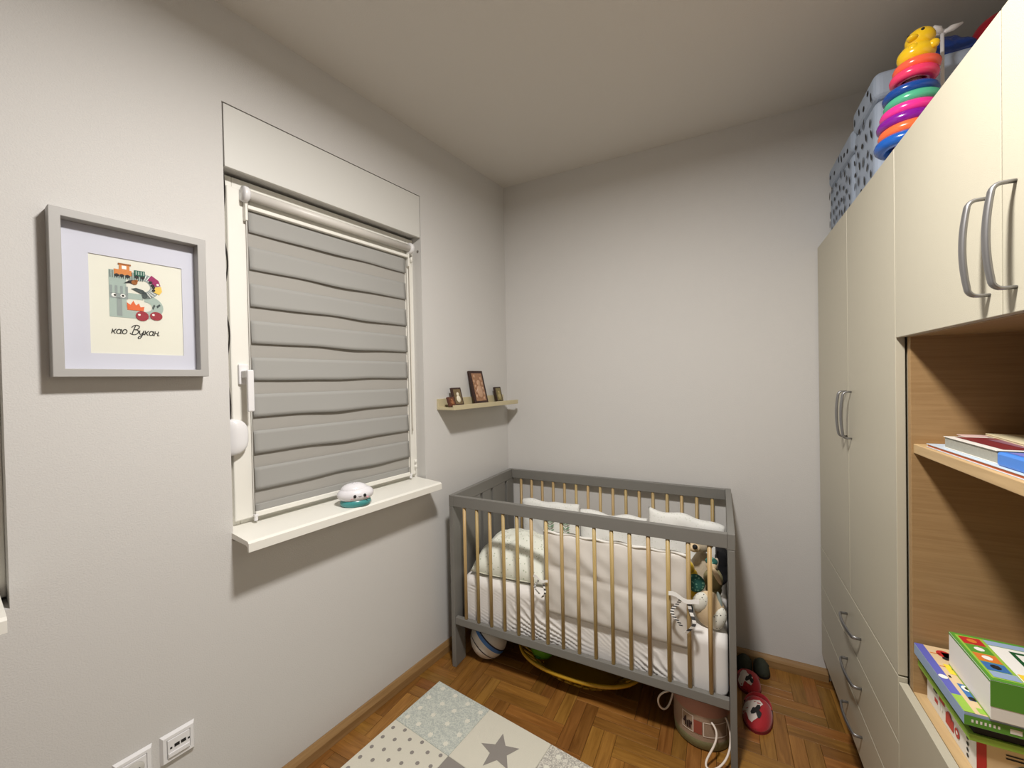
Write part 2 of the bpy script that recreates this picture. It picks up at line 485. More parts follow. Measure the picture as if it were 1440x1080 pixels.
for i, (s0, s1, z0, z1) in enumerate(OPN):
    root, (a0, a1, c0, c1) = window(i+1, s0, s1, z0, z1)
    finish_handle(root)
    hx = -a1+0.034; zc = 1.435
    b = bmesh.new()
    abox(b, hx-0.015, hx+0.015, 0.030, 0.0402, zc-0.034, zc+0.034, .003)
    abox(b, hx-0.009, hx+0.009, -0.008, 0.031, zc-0.012, zc+0.012, .003)
    abox(b, hx-0.008, hx+0.012, -0.016, -0.002, zc-0.125, zc+0.014, .004)
    hd = mk('window_handle', b, PVCG, root)
    hg = bmesh.new()
    for zz in (c0+0.03, c0+0.055): alathe(hg, [(0, 0), (.006, 0), (.006, .018), (0, .018)], 10, c=(-a0-0.006, 0.034, zz))
    alathe(hg, [(0, 0), (.006, 0), (.006, .03), (0, .03)], 10, c=(-a0-0.006, 0.034, c1-0.08))
    mk('hinge', hg, PVC, root, None, True)
    # screw cap on the far reveal
    if i == 0:
        mk_c = lathe('screw_cap', [(0, 0), (.006, 0), (.0055, .002), (0, .0025)], mat('grey_cap', (110, 104, 98)), root, 14, M=T((-s0-0.0005, 0.022, z1-0.062)) @ R(-90, 'Y'))

# ---- zebra blind
def zebra_blind(s0, s1, ztop, zbot, root_label, full=True, seed=1):
    t = thing('zebra_blind', root_label, 'window blind', M=LW(s1, 0.0, zbot))
    W = s1-s0; H = ztop-zbot; y = 0.026
    rnd = random.Random(seed)
    tube('roller_tube', [(-0.012, y-0.008, H+0.055), (W+0.016, y-0.008, H+0.055)], 0.0165, mat('tube_white', (214, 210, 203), rough=.4), t, 16)
    for nm, x in (('end_cap', -0.022), ('end_cap', W+0.014)):
        lathe(nm, [(0, 0), (.024, .0), (.026, .004), (.026, .014), (.02, .02), (0, .02)], PVCG, t, 20, M=T((x, y-0.008, H+0.055)) @ R(90, 'Y'))
    box('bracket', -0.012, -0.004, y-0.006, y+0.012, H-0.03, H+0.05, PVC, t)
    box('bracket', W+0.012, W+0.02, y-0.006, y+0.012, H-0.03, H+0.05, PVC, t)
    box('head_rail', -0.006, W+0.008, y-0.012, y+0.004, H+0.008, H+0.022, PVC, t, bev=.003)
    box('sheer_layer', 0, W, y+0.008, y+0.010, 0.0, H+0.010, SHEET, t, bev=0)
    # opaque bands, the lower edge of each sagging a little
    zs = [(H, H-0.067)]
    z = H-0.062-0.060
    per = (H-0.062)/7.62
    zz = H-0.066
    bands = [(H+0.008, zz)]
    for k in range(1, 9):
        lo_ = zz-per*k; hi = lo_+per*0.62
        if lo_ < 0: lo_ = 0.0
        bands.append((hi, lo_))
    for k, (hi, lo_) in enumerate(bands):
        b = bmesh.new(); n = 36; ph = rnd.uniform(0, 6); amp = rnd.uniform(0.007, 0.014); last = (k == len(bands)-1)
        rows = 6; V = []
        for i in range(n+1):
            u = i/n; row = []
            wv = math.sin(PI*u)**1.5
            dip = (math.sin(u*2*PI*0.9+ph)+0.6*math.sin(u*2*PI*2.1+ph*1.7))*0.5
            for j in range(rows+1):
                v = j/rows
                zc_ = hi+(lo_-hi)*v
                if not last: zc_ += -0.0055*dip*v*wv
                yy = y+0.006 - (0.0 if last else (0.0035+amp*0.55*wv*(0.5+0.5*dip))*v**1.4) - 0.001
                row.append(b.verts.new((u*W, yy, zc_)))
            V.append(row)
        for i in range(n):
            for j in range(rows): b.faces.new((V[i][j], V[i+1][j], V[i+1][j+1], V[i][j+1]))
        o = mk('fabric_band', b, BAND, t, None, True)
        so = o.modifiers.new('thick', 'SOLIDIFY'); so.thickness = 0.0012
    box('bottom_bar', -0.002, W+0.002, y-0.002, y+0.010, -0.016, 0.002, PVC, t, bev=.003)
    for x in (-0.001, W+0.006):
        b = bmesh.new()
        alathe(b, [(0, 0), (.006, 0), (.006, .02), (0, .02)], 10, c=(x, y+0.002, -0.028))
        abox(b, x-0.006, x+0.006, y-0.004, y+0.008, -0.014, -0.006, .001)
        mk('bottom_clip', b, PVCG, t)
    tube('guide_wire', [(-0.004, y, H+0.03), (-0.004, y, -0.01)], 0.0012, mat('wire', (150, 146, 140)), t, 6)
    tube('guide_wire', [(W+0.004, y, H+0.03), (W+0.004, y, -0.01)], 0.0012, MATS['wire'], t, 6)
    # bead chain along the hinge side
    b = bmesh.new()
    pts = [(W+0.017, y-0.006, H-0.0-(i/40)*(H-0.20)) for i in range(41)]
    atube(b, pts, 0.0018, 6); 
    pts = [(W+0.022, y-0.002, H-0.0-(i/40)*(H-0.20)) for i in range(41)]
    atube(b, pts, 0.0018, 6)
    mk('pull_cord', b, mat('cord_white', (225, 220, 210), rough=.6), t, None, True)
    return t
zebra_blind(0.786, 1.466, 1.985, 0.962, 'grey zebra roller blind with wavy striped bands drawn over the window')
zebra_blind(2.076, 2.756, 1.985, 0.962, 'grey zebra roller blind on the second window at the left edge, mostly outside the frame', seed=2)

# ---- roller shutter strap and winder in the near reveal
t = thing('strap_winder', 'white rounded plastic shutter strap winder in the window reveal below the handle', 'strap winder', M=LW(1.5465, -0.004, 1.166))
b = bmesh.new()
N = 18
def wf(u, v):
    z = u*0.125; e = max(0, 1-(abs(u*2-1))**3.2)**0.5; x = 0.060*e; yy = (v*2-1)*0.019
    ed = max(0, 1-abs(v*2-1)**3)**0.4
    return (x*ed, yy*(0.35+0.65*e)+0.02, z), (0.0, yy*(0.35+0.65*e)+0.02, z)
grid_surface(b, wf, 18, 10)
mk('winder_cover', b, PVCG, t, None, True)
strap = []
b = bmesh.new()
pv = None
for i in range(60):
    q = i/59; z = 0.10+q*0.83; x = 0.006+0.007*math.sin(q*22)*(0.4+0.6*math.sin(q*PI))
    a = b.verts.new((x, 0.010, z)); c = b.verts.new((x+0.0015, 0.026, z))
    if pv: b.faces.new((pv[0], a, c, pv[1]))
    pv = (a, c)
o = mk('shutter_strap', b, mat('strap_grey', (86, 82, 78), rough=.9), t); s_ = o.modifiers.new('t', 'SOLIDIFY'); s_.thickness = .0012

# ---------------------------------------------------------------- ceiling lamp (just outside the frame, it lights the room)
t = thing('ceiling_lamp', 'round white flush ceiling lamp above the middle of the room, out of frame', 'lamp', (LAMP[0], LAMP[1], ZC))
lathe('lamp_base', [(0, 0), (.13, 0), (.13, -.03), (.12, -.045), (0.10, -.045), (0.0, -.045)], PVC, t, 32, M=T((0, 0, -0.001)))
em = bpy.data.materials.new('lamp_glow'); em.use_nodes = True
p = em.node_tree.nodes['Principled BSDF']; p.inputs['Emission Color'].default_value = (1, .93, .82, 1); p.inputs['Emission Strength'].default_value = 6.0
lathe('lamp_shade', [(0, -.085), (.06, -.08), (.10, -.065), (.115, -.046)], em, t, 32)

# ---------------------------------------------------------------- sockets
def wall_plate(s, ztop, label, kind):
    t = thing('wall_socket', label, 'socket', M=LW(s, 0, ztop-0.081), group=None)
    b = bmesh.new(); w = 0.081
    o = [(0, 0), (w, 0), (w, w), (0, w)]; i1 = .005
    ou = [b.verts.new((x, -0.0005, z)) for x, z in o]
    md = [b.verts.new((x+(i1 if x == 0 else -i1), -0.011, z+(i1 if z == 0 else -i1))) for x, z in o]
    i2 = .013
    inn = [b.verts.new((x+(i2 if x == 0 else -i2), -0.011, z+(i2 if z == 0 else -i2))) for x, z in o]
    inb = [b.verts.new((x+(i2 if x == 0 else -i2), -0.008, z+(i2 if z == 0 else -i2))) for x, z in o]
    for A_, B_ in ((ou, md), (md, inn), (inn, inb)):
        for i in range(4): b.faces.new((A_[i], A_[(i+1) % 4], B_[(i+1) % 4], B_[i]))
    b.faces.new(inb); b.faces.new(ou[::-1])
    mk('frame_plate', b, PVCG, t)
    box('insert_plate', .0145, w-.0145, -0.013, -0.006, .0145, w-.0145, PVCG, t, bev=.0015)
    if kind == 'data':
        for k, (x, wd, hg) in enumerate(((.020, .005, .005), (.030, .012, .009), (.045, .012, .009), (.061, .005, .005))):
            box('port', x, x+wd, -.0136, -.0128, .040, .040+hg, DARK, t, bev=0)
        box('label_flap', .016, w-.016, -.0165, -.0125, .018, .030, PVCG, t, bev=.001)
    else:
        lathe('outlet_well', [(0, .001), (.019, .001), (.020, 0), (.0215, 0)], mat('well', (200, 198, 192)), t, 24, M=T((w/2, -.0135, w/2)) @ R(90, 'X'))
        for dx in (-.0095, .0095): lathe('pin_hole', [(0, 0), (.0024, 0), (.0024, .001), (0, .001)], DARK, t, 10, M=T((w/2+dx, -.0145, w/2)) @ R(90, 'X'))
wall_plate(1.744, 0.401, 'white data outlet plate with two ports low on the left wall', 'data')
wall_plate(1.841, 0.401, 'white power outlet plate cut by the bottom frame edge, left of the data outlet', 'power')

# ---------------------------------------------------------------- picture
t = thing('framed_picture', 'pale grey box frame holding a letter print in a white mount on the left wall', 'picture', M=LW(1.928, 0.0, 1.427))
PW, PH, PD = 0.312, 0.408, 0.046
FR = mat('frame_grey', (170, 168, 165), rough=0.5)
b = bmesh.new(); fw = 0.020
lp = []
for ins, yy in ((0, 0), (0, -PD), (fw, -PD), (fw, 0)):
    lp.append([b.verts.new(q) for q in ((ins, yy, ins), (PW-ins, yy, ins), (PW-ins, yy, PH-ins), (ins, yy, PH-ins))])
for a_, c_ in zip(lp, lp[1:]+lp[:1]):
    for k in range(4): b.faces.new((a_[k], a_[(k+1) % 4], c_[(k+1) % 4], c_[k]))
bmesh.ops.bevel(b, geom=[e for e in b.edges if abs(e.verts[0].co.y+PD) < 1e-6 and abs(e.verts[1].co.y+PD) < 1e-6], offset=.001, segments=1, affect='EDGES')
mk('frame', b, FR, t)
MNT = mat('mount_white', (200, 201, 212), rough=0.8)
b = bmesh.new()
mx0, mx1, mz0, mz1 = 0.070, 0.262, 0.062, 0.318
for a_ in ((fw, mx0, fw, PH-fw), (mx1, PW-fw, fw, PH-fw), (mx0, mx1, fw, mz0), (mx0, mx1, mz1, PH-fw)):
    abox(b, a_[0], a_[1], -0.012, -0.010, a_[2], a_[3])
mk('mount', b, MNT, t)
box('paper', mx0-.004, mx1+.004, -0.0095, -0.006, mz0-.004, mz1+.004, mat('print_paper', (220, 219, 206), rough=.8), t, bev=0)
gl = bpy.data.materials.new('picture_glass'); gl.use_nodes = True
gn = gl.node_tree; gn.nodes.remove(gn.nodes['Principled BSDF'])
g1 = gn.nodes.new('ShaderNodeBsdfTransparent'); g2 = gn.nodes.new('ShaderNodeBsdfGlossy'); g2.inputs['Roughness'].default_value = 0.03
gm = gn.nodes.new('ShaderNodeMixShader'); gf = gn.nodes.new('ShaderNodeFresnel'); gf.inputs['IOR'].default_value = 1.18
gn.links.new(gf.outputs[0], gm.inputs[0]); gn.links.new(g1.outputs[0], gm.inputs[1]); gn.links.new(g2.outputs[0], gm.inputs[2])
gn.links.new(gm.outputs[0], gn.nodes['Material Output'].inputs[0])
cols = {'sage': mat('pr_sage', (160, 176, 168), rough=.8), 'grey': mat('pr_grey', (140, 150, 148), rough=.8), 'or': mat('pr_orange', (205, 130, 70), rough=.8),
        'gr': mat('pr_green', (30, 92, 74), rough=.8), 'mag': mat('pr_magenta', (150, 40, 95), rough=.8), 'ye': mat('pr_yellow', (226, 190, 90), rough=.8),
        'red': mat('pr_red', (150, 40, 55), rough=.8), 'fl': mat('pr_flame', (214, 100, 52), rough=.8), 'bk': BLK, 'pap': MATS['print_paper'],
        'wh': mat('pr_white', (235, 235, 230), rough=.8), 'dk': mat('pr_dark', (66, 76, 76), rough=.8), 'br': mat('pr_brown', (150, 90, 40), rough=.8)}
# letter 110 x 120 mm; local plane: x right, y up
sh = []
Bx, By, Bw, Bh = 0.0, 0.0, 0.112, 0.125
sh.append((rect(0, .033, 0, Bh), 'sage', 0))
def arc(cx, cy, r0, r1, a0, a1, n=12, ky=1.0):
    o_ = [(cx+r1*math.cos(math.radians(a0+(a1-a0)*i/n)), cy+ky*r1*math.sin(math.radians(a0+(a1-a0)*i/n))) for i in range(n+1)]
    i_ = [(cx+r0*math.cos(math.radians(a0+(a1-a0)*i/n)), cy+ky*r0*math.sin(math.radians(a0+(a1-a0)*i/n))) for i in range(n+1)]
    return [([o_[i], o_[i+1], i_[i+1], i_[i]]) for i in range(n)]
sh.append((rect(.033, .068, 0, .020), 'sage', 0)); sh.append((rect(.033, .066, .052, .068), 'sage', 0)); sh.append((rect(.033, .064, .104, Bh), 'sage', 0))
for q in arc(.068, .034, .016, .040, -90, 90, 14, .85): sh.append((q, 'sage', 0))
for q in arc(.064, .090, .017, .037, -90, 90, 14, .95): sh.append((q, 'grey', 0))
for i in range(16): sh.append((rect(.002+i*.0042, .0035+i*.0042, .104, .124), 'dk', 1))
for i in range(12):
    a = math.radians(-60+i*12); cx, cy = .064, .090
    sh.append(([(cx+.018*math.cos(a), cy+.018*math.sin(a)), (cx+.020*math.cos(a+.05), cy+.020*math.sin(a+.05)), (cx+.034*math.cos(a+.05), cy+.034*math.sin(a+.05)), (cx+.034*math.cos(a), cy+.034*math.sin(a))], 'wh', 1))
# locomotive and wagons
sh += [(rect(.010, .044, .114, .128), 'or', 2), (rect(.020, .040, .128, .144), 'or', 2), (rect(.018, .043, .141, .145), 'br', 3), (rect(.025, .034, .130, .139), 'wh', 3)]
sh += [(circ(x, .112, .0042), 'bk', 3) for x in (.015, .025, .036)]
sh += [(rect(.049, .071, .116, .132), 'gr', 2)] + [(rect(.052+.005*i, .0545+.005*i, .120, .130), 'sage', 3) for i in range(4)] + [(circ(x, .114, .0042), 'bk', 3) for x in (.054, .066)]
sh += [([(.076, .110), (.084, .124), (.099, .112), (.103, .098), (.090, .094)], 'mag', 2), ([(.090, .092), (.104, .096), (.106, .082), (.100, .072), (.088, .078)], 'ye', 2)]
sh += [(circ(.082, .104, .004), 'bk', 3), (circ(.086, .096, .004), 'bk', 3), (circ(.088, .083, .0035), 'bk', 3), (circ(.088, .091, .0035), 'bk', 3), (circ(.097, .100, .003), 'wh', 3)]
# bird, leaves, fork with eyes, flames, cherries
sh += [([(.028, .092), (.038, .102), (.050, .105), (.054, .099), (.048, .092), (.040, .095)], 'bk', 2), (circ(.049, .098, .0062), 'br', 3), (circ(.053, .103, .0035), 'br', 3)]
sh += [([(.042, .080), (.052, .084), (.066, .080), (.074, .072), (.072, .066), (.060, .070)], 'dk', 2), (circ(.069, .066, .006, ry=.009), 'dk', 2)]
sh += [(rect(.001+i*.010, .006+i*.010, .062, .084), 'grey', 1) for i in range(4)] + [(rect(.001, .036, .050, .064), 'grey', 1), (rect(.014, .024, .004, .052), 'grey', 1)]
sh += [(circ(.009, .058, .005), 'wh', 2), (circ(.011, .058, .0027), 'bk', 3), (circ(.026, .058, .005), 'wh', 2), (circ(.026, .058, .0027), 'bk', 3)]
sh += [([(.034, .022), (.033, .042), (.040, .036), (.046, .048), (.051, .036), (.057, .042), (.060, .032), (.068, .034), (.066, .022)], 'fl', 2)]
sh += [(circ(.063, .008, .0135), 'red', 3), (circ(.092, .011, .0135, ry=.012), 'red', 3), (circ(.057, .011, .0028), 'wh', 4), (circ(.086, .014, .0028), 'wh', 4)]
sh += [([(.095, .034), (.102, .042), (.100, .046), (.093, .040)], 'dk', 2), ([(.086, .028), (.091, .040), (.088, .044), (.084, .034)], 'dk', 2)]
MP = T((0.107, -0.0096, 0.160)) @ R(90, 'X')
sh2 = [([(x*1.03, y*1.0) for x, y in p_], k, l) for p_, k, l in sh]
decal('letter_print', sh2, t, MP, cols)
el_ = lambda cx, cy, rx, ry: [(cx+rx*math.cos(1.0+2*PI*i/12), cy+ry*math.sin(1.0+2*PI*i/12)) for i in range(13)]
GL = {'k': (.75, [[(0, 1), (.04, .5), (.05, 0)], [(.58, 1), (.30, .62), (.08, .48), (.30, .42), (.45, .12), (.66, .02)]]),
      'a': (.90, [el_(.33, .48, .32, .48), [(.68, 1), (.66, .5), (.68, .12), (.84, .02)]]),
      'o': (.85, [el_(.36, .5, .34, .5)]),
      'V': (1.35, [[(.22, 0), (.30, 1.0), (.42, 1.95)], [(-.12, 1.55), (.10, 1.95), (.60, 2.15), (1.05, 1.95), (1.05, 1.45), (.75, 1.18), (.42, 1.10)], [(.45, 1.12), (.95, 1.05), (1.18, .65), (1.0, .15), (.55, -.05), (.05, .10), (-.12, .30)]]),
      'y': (.95, [[(0, 1), (.04, .45), (.28, .12), (.56, .40), (.70, 1)], [(.70, 1), (.64, .1), (.42, -.75), (.10, -.85), (.10, -.50), (.50, -.12), (.86, .20)]]),
      'n': (.95, [[(.04, 1), (.03, 0)], [(.03, .52), (.60, .50)], [(.62, 1), (.60, .4), (.66, .05), (.92, .08)]])}
cpt = bmesh.new(); xx_ = 0.0; Sx, Sz = .0124, .0120
for ch in 'kao Vykan':
    if ch == ' ': xx_ += .55; continue
    adv, strokes = GL[ch]
    for st in strokes:
        # smooth the stroke
        q_ = []
        for i_ in range(len(st)-1):
            p0, p1, p2, p3 = [Vector(st[max(0, min(len(st)-1, i_+d_))]) for d_ in (-1, 0, 1, 2)]
            for u_ in (0, .25, .5, .75):
                q_.append(.5*((2*p1)+(-p0+p2)*u_+(2*p0-5*p1+4*p2-p3)*u_*u_+(-p0+3*p1-3*p2+p3)*u_**3))
        q_.append(Vector(st[-1]))
        atube(cpt, [((xx_+p_.x+p_.y*.22)*Sx, -.0100-.0002, p_.y*Sz) for p_ in q_], .0011, 5)
    xx_ += adv
mk('caption', cpt, BLK, t, T((0.109, 0, 0.116)), True)
box('glass', fw-.001, PW-fw+.001, -0.016, -0.0145, fw-.001, PH-fw+.001, gl, t, bev=0)

# ---------------------------------------------------------------- picture ledge with icons
LEDW = mat('ledge_beige', (196, 184, 150), rough=.5, mottled=.03, mscale=30)
t = thing('picture_ledge', 'narrow beige picture ledge on the left wall by the room corner', 'shelf', M=LW(0.625, 0, 1.253))
LWd = 0.565
box('back_strip', 0, LWd, -0.014, -0.0005, 0.0, 0.055, LEDW, t)
box('ledge_board', 0, LWd, -0.112, -0.014, 0.0, 0.012, LEDW, t)
box('front_lip', 0, LWd, -0.122, -0.110, 0.0, 0.024, LEDW, t)
def icon(s, w, h, lean, label, c_edge, c1, c2, seed, off=0.045, yaw=0):
    t = thing('icon', label, 'icon', M=LW(s, off, 1.2658+.006*math.sin(math.radians(lean))) @ R(yaw, 'Z') @ R(-lean, 'X'))
    box('panel', -w/2, w/2, -0.006, 0.006, 0.001, h, mat('ic_edge_%d' % seed, c_edge, rough=.4), t, bev=.0015)
    base = mat('ic_a_%d' % seed, c1, rough=.35, metal=.35, mottled=.35, mscale=140, bump=.6, bscale=180)
    b = bmesh.new(); m_ = w*0.13
    abox(b, -w/2+m_, w/2-m_, -0.0075, -0.0055, m_, h-m_, .0008)
    mk('painted_field', b, base, t)
    rr = random.Random(seed); c2m = mat('ic_b_%d' % seed, c2, rough=.4, mottled=.3, mscale=120)
    b = bmesh.new()
    aell(b, (0, -0.0085, h*0.62), (w*.13, .004, w*.16), u=10, v=6); aell(b, (0, -0.0085, h*0.36), (w*.22, .004, h*.20), u=10, v=6)
    if h > .12:
        for k in range(10): aell(b, ((-.3 if k % 2 else .3)*w*rr.uniform(.7, 1), -0.008, h*(.15+.075*k)), (w*.07, .003, w*.09), u=8, v=5)
    mk('figure', b, c2m, t, None, True)
icon(0.330, .118, .190, 14, 'tall dark brown icon with a bronze relief, middle of the ledge', (52, 28, 22), (170, 128, 98), (188, 150, 122), 1, off=.055)
icon(0.520, .072, .098, 16, 'small icon with a pale figure, leaning left of the tall icon', (58, 34, 26), (128, 110, 80), (226, 218, 196), 2, off=.058)
icon(0.150, .062, .092, 14, 'small olive icon in a dark edge, right of the tall icon near the corner', (48, 30, 22), (136, 124, 84), (166, 150, 104), 3, off=.05)
icon(0.588, .046, .052, 22, 'smallest brown icon lying low at the left end of the ledge', (84, 44, 30), (120, 74, 48), (150, 96, 60), 4, off=.075, yaw=0)

# ---------------------------------------------------------------- sleepy night-light on the sill
t = thing('night_light', 'round white smiling night light on a teal base on the window sill', 'toy', M=LW(1.152, 0.076, 0.9195) @ R(-32, 'Z'))
TEAL = mat('teal_plastic', (70, 150, 150), rough=.25, coat=.3)
WHT = mat('toy_white', (232, 230, 234), rough=.3, coat=.2)
lathe('base', [(0, 0), (.046, 0), (.053, .006), (.055, .014), (.052, .024), (.040, .028), (0, .028)], TEAL, t, 28, M=T((0, 0, 0)) @ Matrix.Diagonal((1.05, .78, 1, 1)))
b = bmesh.new(); aell(b, (0, 0, .046), (.068, .050, .033), u=24, v=14); aell(b, (-.004, .0, .061), (.052, .040, .028), u=20, v=12)
mk('body', b, WHT, t, None, True)
for x in (-.004, .032): ell('eye', (x, -.0445 if x > .01 else -.0495, .046), (.0058, .003, .0065), BLK, t, u=10, v=6)
tube('mouth', [(.009, -.0485, .045), (.012, -.0490, .0425), (.0145, -.0488, .045), (.017, -.0486, .0425), (.020, -.0475, .045)], .0009, BLK, t, 6)
for x in (-.014, .042): ell('cheek', (x, -.0455 if x < 0 else -.0395, .037), (.005, .002, .003), mat('pink_cheek', (225, 170, 180), rough=.5), t, u=8, v=5)
b = bmesh.new(); rr = random.Random(3)
for k in range(26):
    a = rr.uniform(0, 2*PI); q = rr.uniform(.1, .9)
    x, y_ = math.cos(a)*q*.040-.006, math.sin(a)*q*.031
    z = .0625+.026*math.sqrt(max(0, 1-q*q*.8))
    aell(b, (x, y_, z), (.0018, .0018, .0012), u=6, v=4)
mk('light_hole', b, mat('hole_grey', (110, 108, 112)), t, None, True)

# ---------------------------------------------------------------- wardrobe (tall unit)
XF = 0.400; XB = XF+0.020; DP = 0.965
def bow_handle(name, parent, M, span=.160, out=.029, wd=.0078, th=.0042):
    """flat bow: broad strap with tight bends at both mounts; bow in -x, span along y"""
    pts = [(0, -span/2, 0)]
    n = 8
    for i in range(n+1):
        a = PI/2*i/n; pts.append((-(out*.80)+.012*(1-math.sin(a))*1.0-.0, -span/2+.012*(1-math.cos(a)), 0))
    pts = [(0, -span/2, 0), (-out*.45, -span/2, 0)]+[(-(out*.45+out*.38*math.sin(PI/2*i/6)), -span/2+.014*(1-math.cos(PI/2*i/6)), 0) for i in range(1, 7)]
    for i in range(1, 16):
        u = i/16*2-1; pts.append((-(out*.83+out*.17*(1-u*u)), (span/2-.014)*u, 0))
    pts += [(p[0], -p[1], 0) for p in pts[7::-1]]
    b = bmesh.new(); N = len(pts); ring = []
    for i, p in enumerate(pts):
        tn = (Vector(pts[min(i+1, N-1)])-Vector(pts[max(i-1, 0)])).normalized()
        nn = tn.cross(Vector((0, 0, 1))).normalized(); q = 1-abs(i/(N-1)*2-1)**2.2
        a_, c_ = .0030+.0012*q, .0046+(wd-.0046)*q
        ring.append([b.verts.new(Vector(p)+nn*a_*math.cos(2*PI*k/12)+Vector((0, 0, 1))*c_*math.sin(2*PI*k/12)) for k in range(12)])
    for A_, B_ in zip(ring, ring[1:]):
        for k in range(12): b.faces.new((A_[k], A_[(k+1) % 12], B_[(k+1) % 12], B_[k]))
    b.faces.new(ring[0][::-1]); b.faces.new(ring[-1])
    return mk(name, b, ALU, parent, M, True)
t = thing('wardrobe', 'tall cream wardrobe with two doors over three drawers, in the far right corner', 'wardrobe', (XF, 1.367, 0))
Wd = 2.262-1.367; ZT = 1.967; ZM = 0.618
SP = 1.797-1.367
def X_(v): return v-XF
b = bmesh.new()
abox(b, .0245, DP-XF, 0, .018, .10, ZT, .0008); abox(b, .0245, DP-XF, Wd-.018, Wd, .10, ZT, .0008)
abox(b, .0205, DP-XF, .018, Wd-.018, ZT-.018, ZT, .0008); abox(b, .0205, DP-XF, .018, Wd-.018, .10, .118, .0008)
abox(b, DP-XF-.008, DP-XF, .018, Wd-.018, .118, ZT-.018)
abox(b, .05, DP-XF-.01, .018, Wd-.018, ZM-.02, ZM-.002)
mk('body', b, CREAM, t)
box('plinth', .045, .06, .0, Wd, 0.0, .0995, mat('plinth_brown', (70, 44, 30), rough=.5), t)
for (y0, y1, hy) in ((SP+.0015, Wd, SP+.022), (0, SP-.0015, SP-.038)):
    d = box('door', 0, .019, y0, y1, ZM+.0015, ZT, CREAM, t, bev=.001)
    d['label'] = 'cream wardrobe door'
    bow_handle('handle', d, T((0, hy, 1.255)) @ R(90, 'X'))
zz = [ZM-.0015, .4415, .2810, .118]
for k in range(3):
    d = box('drawer', 0, .019, 0, Wd, zz[k+1]+.0015, zz[k]-.0015, CREAM, t, bev=.001)
    bow_handle('handle', d, T((0, 1.755-1.367, [.530, .366, .206][k])), span=.160)

# ---------------------------------------------------------------- open-shelf cabinet
t = thing('shelf_cabinet', 'oak open shelf unit with cream doors above and below, right of the wardrobe', 'cabinet', (XF, 0.480, 0))
W2 = 1.3570-0.480
side0 = X_(0.420)
b = bmesh.new(); 
box('side_panel', side0, DP-XF, W2-.018, W2, .10, ZT-.0005, OAK, t, bev=.0008)
box('side_panel', side0, DP-XF, 0, .018, .10, ZT-.0005, OAK, t, bev=.0008)
box('back_panel', DP-XF-.008, DP-XF, .018, W2-.018, .10, ZT-.0005, OAK, t, bev=0)
box('top_panel', side0, DP-XF-.008, .018, W2-.018, ZT-.018, ZT-.0005, OAK, t, bev=.0008)
box('fixed_shelf', side0, DP-XF-.008, .018, W2-.018, 1.486, 1.504, OAK, t, bev=.0008)
box('fixed_shelf', side0+.004, DP-XF-.008, .018, W2-.018, 1.199, 1.222, OAKE, t, bev=.0015)
box('fixed_shelf', side0, DP-XF-.008, .018, W2-.018, .582, .602, OAKE, t, bev=.0008)
box('bottom_panel', side0, DP-XF-.008, .018, W2-.018, .10, .118, OAK, t, bev=0)
box('plinth', .045, .06, 0, W2, 0, .0995, MATS['plinth_brown'], t)
S2 = 0.927-0.480
for (y0, y1, hy) in ((S2+.0015, 1.3645-.480, S2+.034), (0, S2-.0015, S2-.034)):
    d = box('door', 0, .0185, y0, y1, 1.4875, ZT, CREAM, t, bev=.001)
    bow_handle('handle', d, T((0, hy, 1.605)) @ R(90, 'X'), span=.160, out=.032)
    d = box('door', 0, .0185, y0, y1, .118, .603, CREAM, t, bev=.001)
    bow_handle('handle', d, T((0, hy, .50)) @ R(90, 'X'), span=.160)

# ---------------------------------------------------------------- crib
CX0, CX1, CY0, CY1 = -1.183, 0.042, 1.598, 2.246
t = crib = thing('crib', 'grey baby crib with light wooden bars in the room corner', 'crib', (CX0, CY0, 0))
CW, CD, CH, ET = CX1-CX0, CY1-CY0, 0.842, 0.024
for nm, x in (('left', 0), ('right', CW-ET)):
    e = box('end_panel', x, x+ET, 0, CD, .785, CH, CRIBG, t, bev=.002)        # top rail of the end
    # upright boards with dark gaps between
    ys = [(0, .085), (.115, .255), (.281, .367), (.393, .533), (.563, CD)]
    for (a_, c_) in ys:
        lo_ = 0.0 if a_ == 0 or c_ == CD else .215
        box('end_board', x+.001, x+ET-.001, a_, c_, lo_, .7845, CRIBG, t, bev=.002)
    box('end_rail', x+.003, x+ET-.003, .0855, CD-.0855, .160, .2145, CRIBG, t, bev=.002)
for nm, y0 in (('f', 0), ('b', CD-.022)):
    box('top_rail', ET+.0005, CW-ET-.0005, y0, y0+.022, .789, CH-.001, CRIBG, t, bev=.002)
    box('bottom_rail', ET+.0005, CW-ET-.0005, y0, y0+.022, .213, .248, CRIBG, t, bev=.002)
    for k in range(16):
        xx = (-1.101+.0707*k)-CX0
        b = bmesh.new()
        atube(b, [(xx, y0+.011, .2485), (xx, y0+.011, .7885)], .0078, 10)
        mk('slat', b, OAKS, t, None, True)
b = bmesh.new()
abox(b, ET+.001, CW-ET-.001, .023, CD-.023, .196, .213)
mk('mattress_base', b, mat('base_dark', (60, 54, 48)), t)  # base made solid to keep light off the floor under the crib

# mattress with a wrinkled fitted sheet
SHEETM = mat('sheet_white', (238, 234, 230), rough=.85, bump=.2, bscale=500, sheen=.2)
t = thing('mattress', 'white crib mattress in a wrinkled fitted sheet, inside the crib', 'mattress', (-1.145, 1.650, .2140))
MWd, MDp, MHt = 1.160, 0.558, 0.2215
b = bmesh.new()
def rr_box(x, y, z): pass
NX, NP = 230, 44
